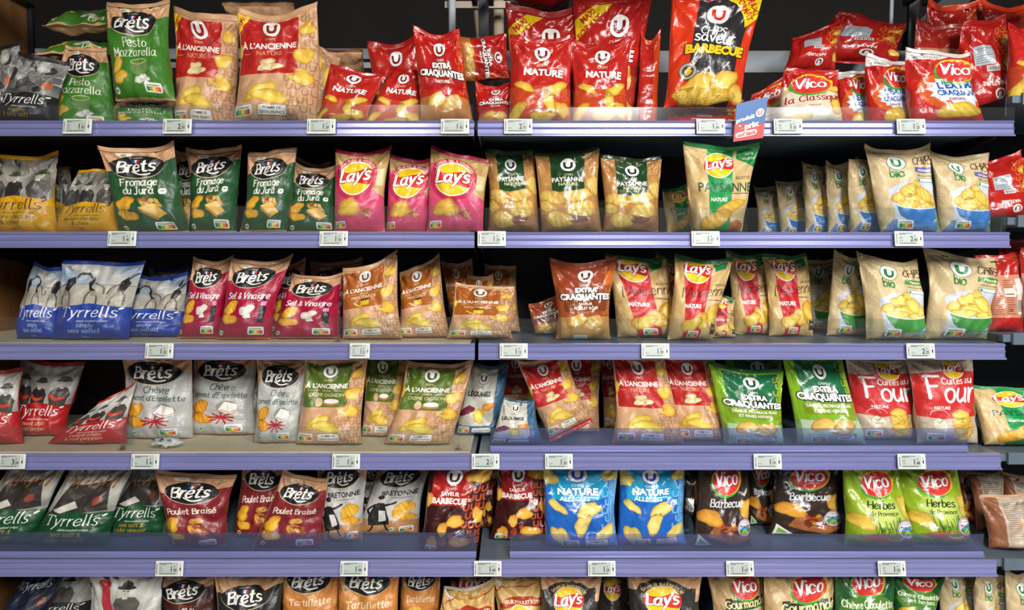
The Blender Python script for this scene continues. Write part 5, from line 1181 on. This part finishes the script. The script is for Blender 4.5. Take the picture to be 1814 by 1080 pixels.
W6 = {1: 'top left', 2: 'second from top at left', 3: 'third from top at left', 4: 'fourth from top at left', 5: 'fifth from top at left', 6: 'lowest at left'}
GL = {1: (-100, 838), 2: (-100, 852), 3: (-100, 842), 4: (-100, 834), 5: (-100, 842), 6: None}
GR = {1: (850, 1790), 2: (858, 1782), 3: (846, 1772), 4: (868, 1728), 5: (903, 1764), 6: None}
for r in range(1, 7):
    shelf(r, 0, XL, JL, W6[r], r in (2, 3, 4), GL[r], gh=.040 if r == 1 else .064, blue=r == 5)
    shelf(r, 1, JR, XR, W6[r].replace('left', 'right'), False, GR[r], gh=.034 if r == 1 else .060, blue=r in (4, 5))
for x0, x1, wh in ((XL, JL, 'left'), (JR, XR, 'right'), (XR + .02, XR + 1.1, 'next')):
    cv = empty('top_canopy', ((x0 + x1) / 2, -.1, 2.25)); setp(cv, f'dark canopy board over the top shelf of the {wh} bay, above the picture', 'canopy', 'canopy boards')
    rel(boxobj('canopy_board', [((x0 + .001, x1 - .001), (-.25, .10), (2.25, 2.27))], M['dark']), cv)
    for xa in (x0 + .02, x1 - .02): rel(boxobj('support_arm', [((xa - .008, xa + .008), (.101, .486), (2.245, 2.27))], M['dark']), cv)
# shelves of the next bay, without price rail
for r in range(1, 7):
    z = NDECK[r]; x0 = XR + .02
    s = empty('metal_shelf', (x0 + .4, .03, z)); setp(s, f'dark grey shelf of the next bay, {["", "highest", "second down", "third down", "fourth down", "fifth down", "lowest"][r]}, at right edge', 'shelf', 'shelves of the next bay')
    rel(boxobj('deck', [((x0, x0 + 1.0), (.03, .484), (z - .02, z - .001)), ((x0 + .02, x0 + 1.0), (.020, .03), (z - .026, z + .004))], M['deck_grey'], bevel=.001), s)
    rel(boxobj('end_bracket', [((x0 - .004, x0), (.05, .484), (z - .05, z - .001))], M['dark'], bevel=.001), s)
rel(boxobj('back_panel', [((XR + .02, XR + 1.1), (.50, .512), (.1, DECK[1] + .05))], M['black']), unit)
# clear dividers between rows of packets
def divider(row, x, label, h=.085, y0=.016, d=.22):
    p = at(x, RAILY[row], y0); z = DECK[row]; X = p[0]
    prof = [(y0, 0), (d, 0), (d, h * .9), (y0 + .03, h), (y0 + .012, h * .95), (y0 + .002, h * .8)]
    n = len(prof); V = [(xx, y, z + .003 + zz) for xx in (X - .001, X + .001) for y, zz in prof]
    F = [list(range(n))[::-1], [n + i for i in range(n)]] + [[i, (i + 1) % n, (i + 1) % n + n, i + n] for i in range(n)]
    e = empty('shelf_divider', (X, y0, z)); setp(e, label, 'divider', 'clear dividers on the shelves')
    rel(mesh('divider_plate', V, F, M['clear_plate'], smooth=False), e)
    rel(boxobj('divider_foot', [((X - .010, X + .010), (y0 + .001, y0 + .014), (z + .0005, z + .004)), ((X - .004, X + .004), (y0 + .003, y0 + .016), (z + .003, z + .011))], M['clear']), e)
for a in ((2, 1234, 'clear divider on second shelf left of the green striped packet'), (2, 806, 'clear divider on second shelf inside the pink packets'), (3, 598, 'clear divider on third shelf between raspberry and mustard packets'),
          (3, 1132, 'clear divider on third shelf right of the rust brown packet'), (3, 1546, 'clear divider on third shelf at the organic packets'), (4, 214, 'clear divider on fourth shelf left of the grey packets'),
          (4, 812, 'clear divider on fourth shelf right of the onion packets'), (5, 290, 'clear divider on fifth shelf left of the wine red packet'), (5, 1228, 'clear divider on fifth shelf right of the bright blue packets')):
    divider(*a, d={1234: .05, 214: .08, 1228: .1}.get(a[1], .04))
# ------------------------------------------------------------------ electronic price labels
def tag_art(e, c, seed):
    a = Art('#aeb8b3', mat='ink', W=64, H=40); rn = random.Random(seed)
    for k, y in enumerate((36, 32.6)): 
        x = 3
        while x < (44 if k == 0 else 20): w = rn.uniform(2, 5); a.rect(x, y, x + w, y + 1.9, '#3a3f3c', 1); x += w + 1
    if seed % 2: a.ring(8, 22, 3.8, 3.8, .7, '#3a3f3c', 1, n=14); a.text('U', 8, 22, 3.4, '#3a3f3c', 1)
    a.rect(3, 12, 14, 13.4, '#4a4f4c', 1); x = 3
    while x < 54: w = rn.uniform(1.5, 4); a.rect(x, 3, x + w, 5.6, '#3a3f3c', 1); x += w + .8
    a.text(e, 42, 19, 17, '#161a18', 1, bold=.02, sx=.8); a.text(c, 54, 15.6, 9.5, '#161a18', 1, bold=.02, sx=.8); a.text('€', 52, 27, 5, '#161a18', 1); return a.done()
def flat_print(name, A, q, mat, parent, base, lift=.0003, th=.0012):
    S = Sheet(q, 0, 0, flat=True); TL, TR, BR, BL = S.q; n = S.n
    V = [*(c for c in (BL, BR, TR, TL)), *(c - n * th for c in (BL, BR, TR, TL))]
    F = np.array([(0, 1, 2), (0, 2, 3), (5, 4, 7), (5, 7, 6), (4, 5, 1), (4, 1, 0), (5, 6, 2), (5, 2, 1), (6, 7, 3), (6, 3, 2), (7, 4, 0), (7, 0, 3)])
    C = np.tile(hx(A.base), (8, 1)); p, f, c, z = A.p
    u, v = p[:, 0] / A.W, p[:, 1] / A.H
    X = S.P(u, v, 1, lift * (1 + z * .6))
    return mesh(name, np.vstack([V, X]) - base, np.vstack([F, f + 8]), mat, parent, cols=np.vstack([C, c]), smooth=False)
TAGS = [(1, 137, '1', '95'), (1, 314, '2', '35'), (1, 569, '1', '29'), (1, 806, '1', '05'), (1, 918, '2', '01'), (1, 1259, '1', '54'), (1, 1396, '1', '35'), (1, 1614, '1', '25'),
        (2, 216, '1', '41'), (2, 591, '1', '70'), (2, 871, '1', '24'), (2, 1250, '1', '27'), (2, 1610, '2', '40'), (3, 282, '1', '55'), (3, 637, '1', '12'), (3, 910, '1', '12'), (3, 1161, '1', '59'), (3, 1631, '2', '25'),
        (4, 20, '3', '24'), (4, 257, '1', '41'), (4, 613, '1', '28'), (4, 860, '2', '12'), (4, 990, '1', '20'), (4, 1360, '1', '19'), (4, 1615, '1', '68'),
        (5, 300, '1', '90'), (5, 627, '1', '98'), (5, 864, '1', '04'), (5, 1066, '1', '29'), (5, 1311, '1', '67'), (5, 1580, '1', '52')]
UNDER = {137: 'under the small leaning pesto packet', 314: 'under the left large kraft packet', 569: 'right of the widest kraft packet', 806: 'under the tilted red packet', 918: 'under the large red packets', 1259: 'left of the blue and red sign', 1396: 'right of the blue and red sign', 1614: 'under the starburst packets'}
for i, (r, x, e, c) in enumerate(TAGS):
    w = 36 if (r, x) == (3, 637) else 50; hh = 27
    X = at(x, RAILY[r], -.018)[0]; W = w * 1.40e-3; Hh = .037; z1 = DECK[r] + .000; yt, yb = -.013, -.020
    g = empty('price_label', (X, yb, z1 - Hh / 2))
    n = Vector((0, -(Hh), -(yb - yt))).normalized()
    g_lab = f'white electronic price label reading {e},{c}, {UNDER[x]}' if r == 1 else f'white electronic price label reading {e},{c} on the {SH[r]} rail'
    if r > 1 and sum(1 for t in TAGS if t[0] == r and t[2:] == (e, c)) > 1: g_lab += {637: ', under mustard packets', 910: ', under rust brown packet'}.get(x, '')
    setp(g, g_lab, 'price label', 'electronic price labels')
    # casing: a wedge that follows the rail
    def q4(x0, x1, s0, s1, out): return [(xx, yt + (yb - yt) * s + n.y * out, z1 - Hh * s + n.z * out) for xx, s in ((x0, s1), (x1, s1), (x1, s0), (x0, s0))]
    f = q4(X - W / 2, X + W / 2, 0, 1, .004); b = q4(X - W / 2, X + W / 2, 0, 1, -.0005)
    o = mesh('casing', [np.array(p) - np.array(g.location) for p in f + b], [[0, 1, 2, 3], [5, 4, 7, 6], [4, 5, 1, 0], [5, 6, 2, 1], [6, 7, 3, 2], [7, 4, 0, 3]], M['white'], g, smooth=False)
    m = o.modifiers.new('bevel', 'BEVEL'); m.width = .0012; m.segments = 2
    fr = q4(X - W * .38, X + W * .33, .09, .9, .0046)
    A = tag_art(e, c, i + (1 if x % 3 else 0)); BL, BR, TR, TL = [np.array(p) for p in fr]
    flat_print('screen', A, (TL, TR, BR, BL), M['ink'], g, np.array(g.location))
    # printed code at both sides of the screen
    for nm, sx in (('barcode_strip', -.435), ('pictogram_strip', .405)):
        A2 = Art('#c8ccc6', mat='ink', W=8, H=40); rn = random.Random(i)
        if sx < 0: [A2.rect(2, 3 + k * 3.6, 5.5, 5 + k * 3.6 + rn.random(), '#2a2c2a', 1) for k in range(9)]
        else: A2.rect(1.5, 14, 6.5, 24, '#1c1e1c', 1); A2.rect(2, 30, 5, 33, '#5a5c5a', 1)
        BL, BR, TR, TL = [np.array(p) for p in q4(X + W * (sx - .035), X + W * (sx + .035), .08, .92, .0046)]
        flat_print(nm, A2.done(), (TL, TR, BR, BL), M['ink'], g, np.array(g.location))
# ------------------------------------------------------------------ small red and blue sign, stray wrapper, pipes
A = Art('#b8241f', mat='ink', W=60, H=84)
A.poly([(0, 40), (60, 30), (60, 84), (0, 84)], '#155a9c', 0)
A.text('produit', 20, 48, 9, '#eef2f4', 3, 36, .04, rot=8); A.ell(48, 54, 8, 8.6, '#e8eef2', 2); A.text('U', 48, 54, 10, '#c8322c', 4, bold=.04)
A.text('à prix', 28, 31, 12, '#f4f4f0', 3, 46, .05, rot=6); A.rect(3, 8, 46, 20, '#e8e8e4', 2, 6, 4); A.text('coûtant', 25, 14.5, 8.5, '#c8322c', 4, 39, .05, rot=4); A.done()
q = [at(1305, 184, -.03), at(1360, 171, -.03), at(1352, 244, -.03), at(1299, 251, -.03)]
sg = empty('promotion_sign', (q[2] + q[3]) / 2); setp(sg, 'small tilted blue and red sign reading produit à prix coûtant', 'sign')
flat_print('sign_card', A, q, M['ink'], sg, np.array(sg.location))
bp = at(1300, 230, -.02); o = boxobj('clip', [((bp[0] - .018, bp[0] + .004), (-.0285, -.010), (bp[2] - .020, bp[2] + .012))], M['clear']); rel(o, sg)
rs = np.random.RandomState(5); V = []; nn = 14; c0 = at(294, 786, .045); c0[2] = DECK[4]
for j in range(nn):
    for i in range(nn * 2):
        t, p = 2 * PI * i / (nn * 2), PI * (j + .5) / nn
        k = 1 + .28 * tri(3 * t + 5 * p) * math.sin(p) + .18 * tri(7 * t - 4 * p + 1)
        V.append((c0[0] + .036 * k * math.cos(t) * math.sin(p), c0[1] + .018 * k * math.sin(t) * math.sin(p), DECK[4] + .0125 + .0115 * k * math.cos(p)))
V = np.array(V); V[:, 2] += DECK[4] + .001 - V[:, 2].min(); F = [[j * nn * 2 + i, j * nn * 2 + (i + 1) % (nn * 2), (j + 1) * nn * 2 + (i + 1) % (nn * 2), (j + 1) * nn * 2 + i] for j in range(nn - 1) for i in range(nn * 2)]
F += [list(range(nn * 2))[::-1], [(nn - 1) * nn * 2 + i for i in range(nn * 2)]]
C = np.array([hx('#dcdcd6') if tri(v[0] * 300) + tri(v[2] * 400 + 1) > -.9 else hx('#2a1c1c') for v in V])
b0 = np.array([c0[0], c0[1], DECK[4]]); wp = mesh('crumpled_wrapper', V - b0, F, M['film'], loc=b0, cols=C); setp(wp, 'small crumpled white wrapper lying under the leftmost grey packet', 'wrapper')
def pipe(n, pts, r, mat, label, group=None): o = tube(n, pts, r, mat); setp(o, label, 'pipe', group); return o
pipe('steel_pole', [(at(801, 0, .56)[0], .56, 2.6), (at(801, 0, .56)[0], .56, 0)], .0115, M['steel'], 'pale grey vertical pole behind the red packets')
pipe('beige_pipe', [at(843, 12, .62), at(852, 100, .64), (at(855, 0, .66)[0], .66, 0)], .009, M['beige'], 'thin beige pipe leaning behind the bay joint')
pipe('beige_pipe', [(at(883, 0, .7)[0], .7, 2.6), (at(885, 0, .7)[0], .7, 0)], .018, M['beige'], 'thick beige pipe behind the bay joint')
pipe('steel_pole', [(at(1580, 0, .62)[0], .62, 2.6), (at(1579, 0, .62)[0], .62, 0)], .006, M['steel'], 'thin pole above the starburst packets')
sl = boxobj('slotted_rail', [((at(788, 8, .6)[0], at(910, 8, .6)[0]), (.6, .612), (at(800, 14, .6)[2], at(800, 2, .6)[2]))] , M['beige']); setp(sl, 'beige slotted rail at the top near the bay joint', 'rail')
db = at(1600, 60, .5)
V = [at(1500, 150, .53), at(1690, -20, .53), at(1740, -20, .53), at(1560, 160, .53)]
V = [tuple(v) for v in V] + [(v[0], v[1] + .02, v[2]) for v in V]
o = mesh('diagonal_brace', V, [[3, 2, 1, 0], [4, 5, 6, 7], [0, 1, 5, 4], [1, 2, 6, 5], [2, 3, 7, 6], [3, 0, 4, 7]], M['dark'], smooth=False); rel(o, unit)
# ------------------------------------------------------------------ the shop around it
def struct(n, bs, mat): return setp(boxobj(n, bs, mat), kind='structure')
struct('floor', [((-4, 4), (-5, 1.9), (-.1, 0))], M['floor'])
struct('wall_back', [((-4, 4), (1.9, 2.0), (0, 3.4))], M['void'])
struct('ceiling', [((-4, 4), (-5, 2.0), (3.4, 3.5))], M['void'])
# ceiling lamps over the aisle
def lamp(x, y, z, w, d, pw, col, label):
    l = bpy.data.lights.new('ceiling_lamp', 'AREA'); l.shape = 'RECTANGLE'; l.size, l.size_y = w, d; l.energy = pw; l.color = col
    o = bpy.data.objects.new('ceiling_lamp', l); COL.objects.link(o); o.location = (x, y, z); o.rotation_euler = (math.radians(25), 0, 0)
    setp(o, label, 'lamp', 'ceiling lamps over the aisle'); return o
LP = [(.8, -3.5, 3.0, .5, 1.6, 310, (1, .98, .95)), (2.3, -3.5, 3.0, .5, 1.6, 200, (1, .98, .95)), (-.9, -3.5, 3.0, .4, 1.4, 74, (1, .90, .76)), (-2.4, -3.5, 3.0, .4, 1.4, 10, (1, .88, .74))]
for i, p in enumerate(LP): lamp(*p, f'{["brightest", "second", "third", "weakest"][i]} long lamp above the aisle, out of view')
w = bpy.data.worlds.new('world'); SC.world = w; w.use_nodes = True
w.node_tree.nodes['Background'].inputs[0].default_value = (.75, .8, .95, 1); w.node_tree.nodes['Background'].inputs[1].default_value = .18
SC.view_settings.view_transform = 'Standard'; SC.view_settings.look = 'None'; SC.view_settings.gamma = 1; SC.view_settings.use_curve_mapping = False
SC.view_settings.exposure = -0.85
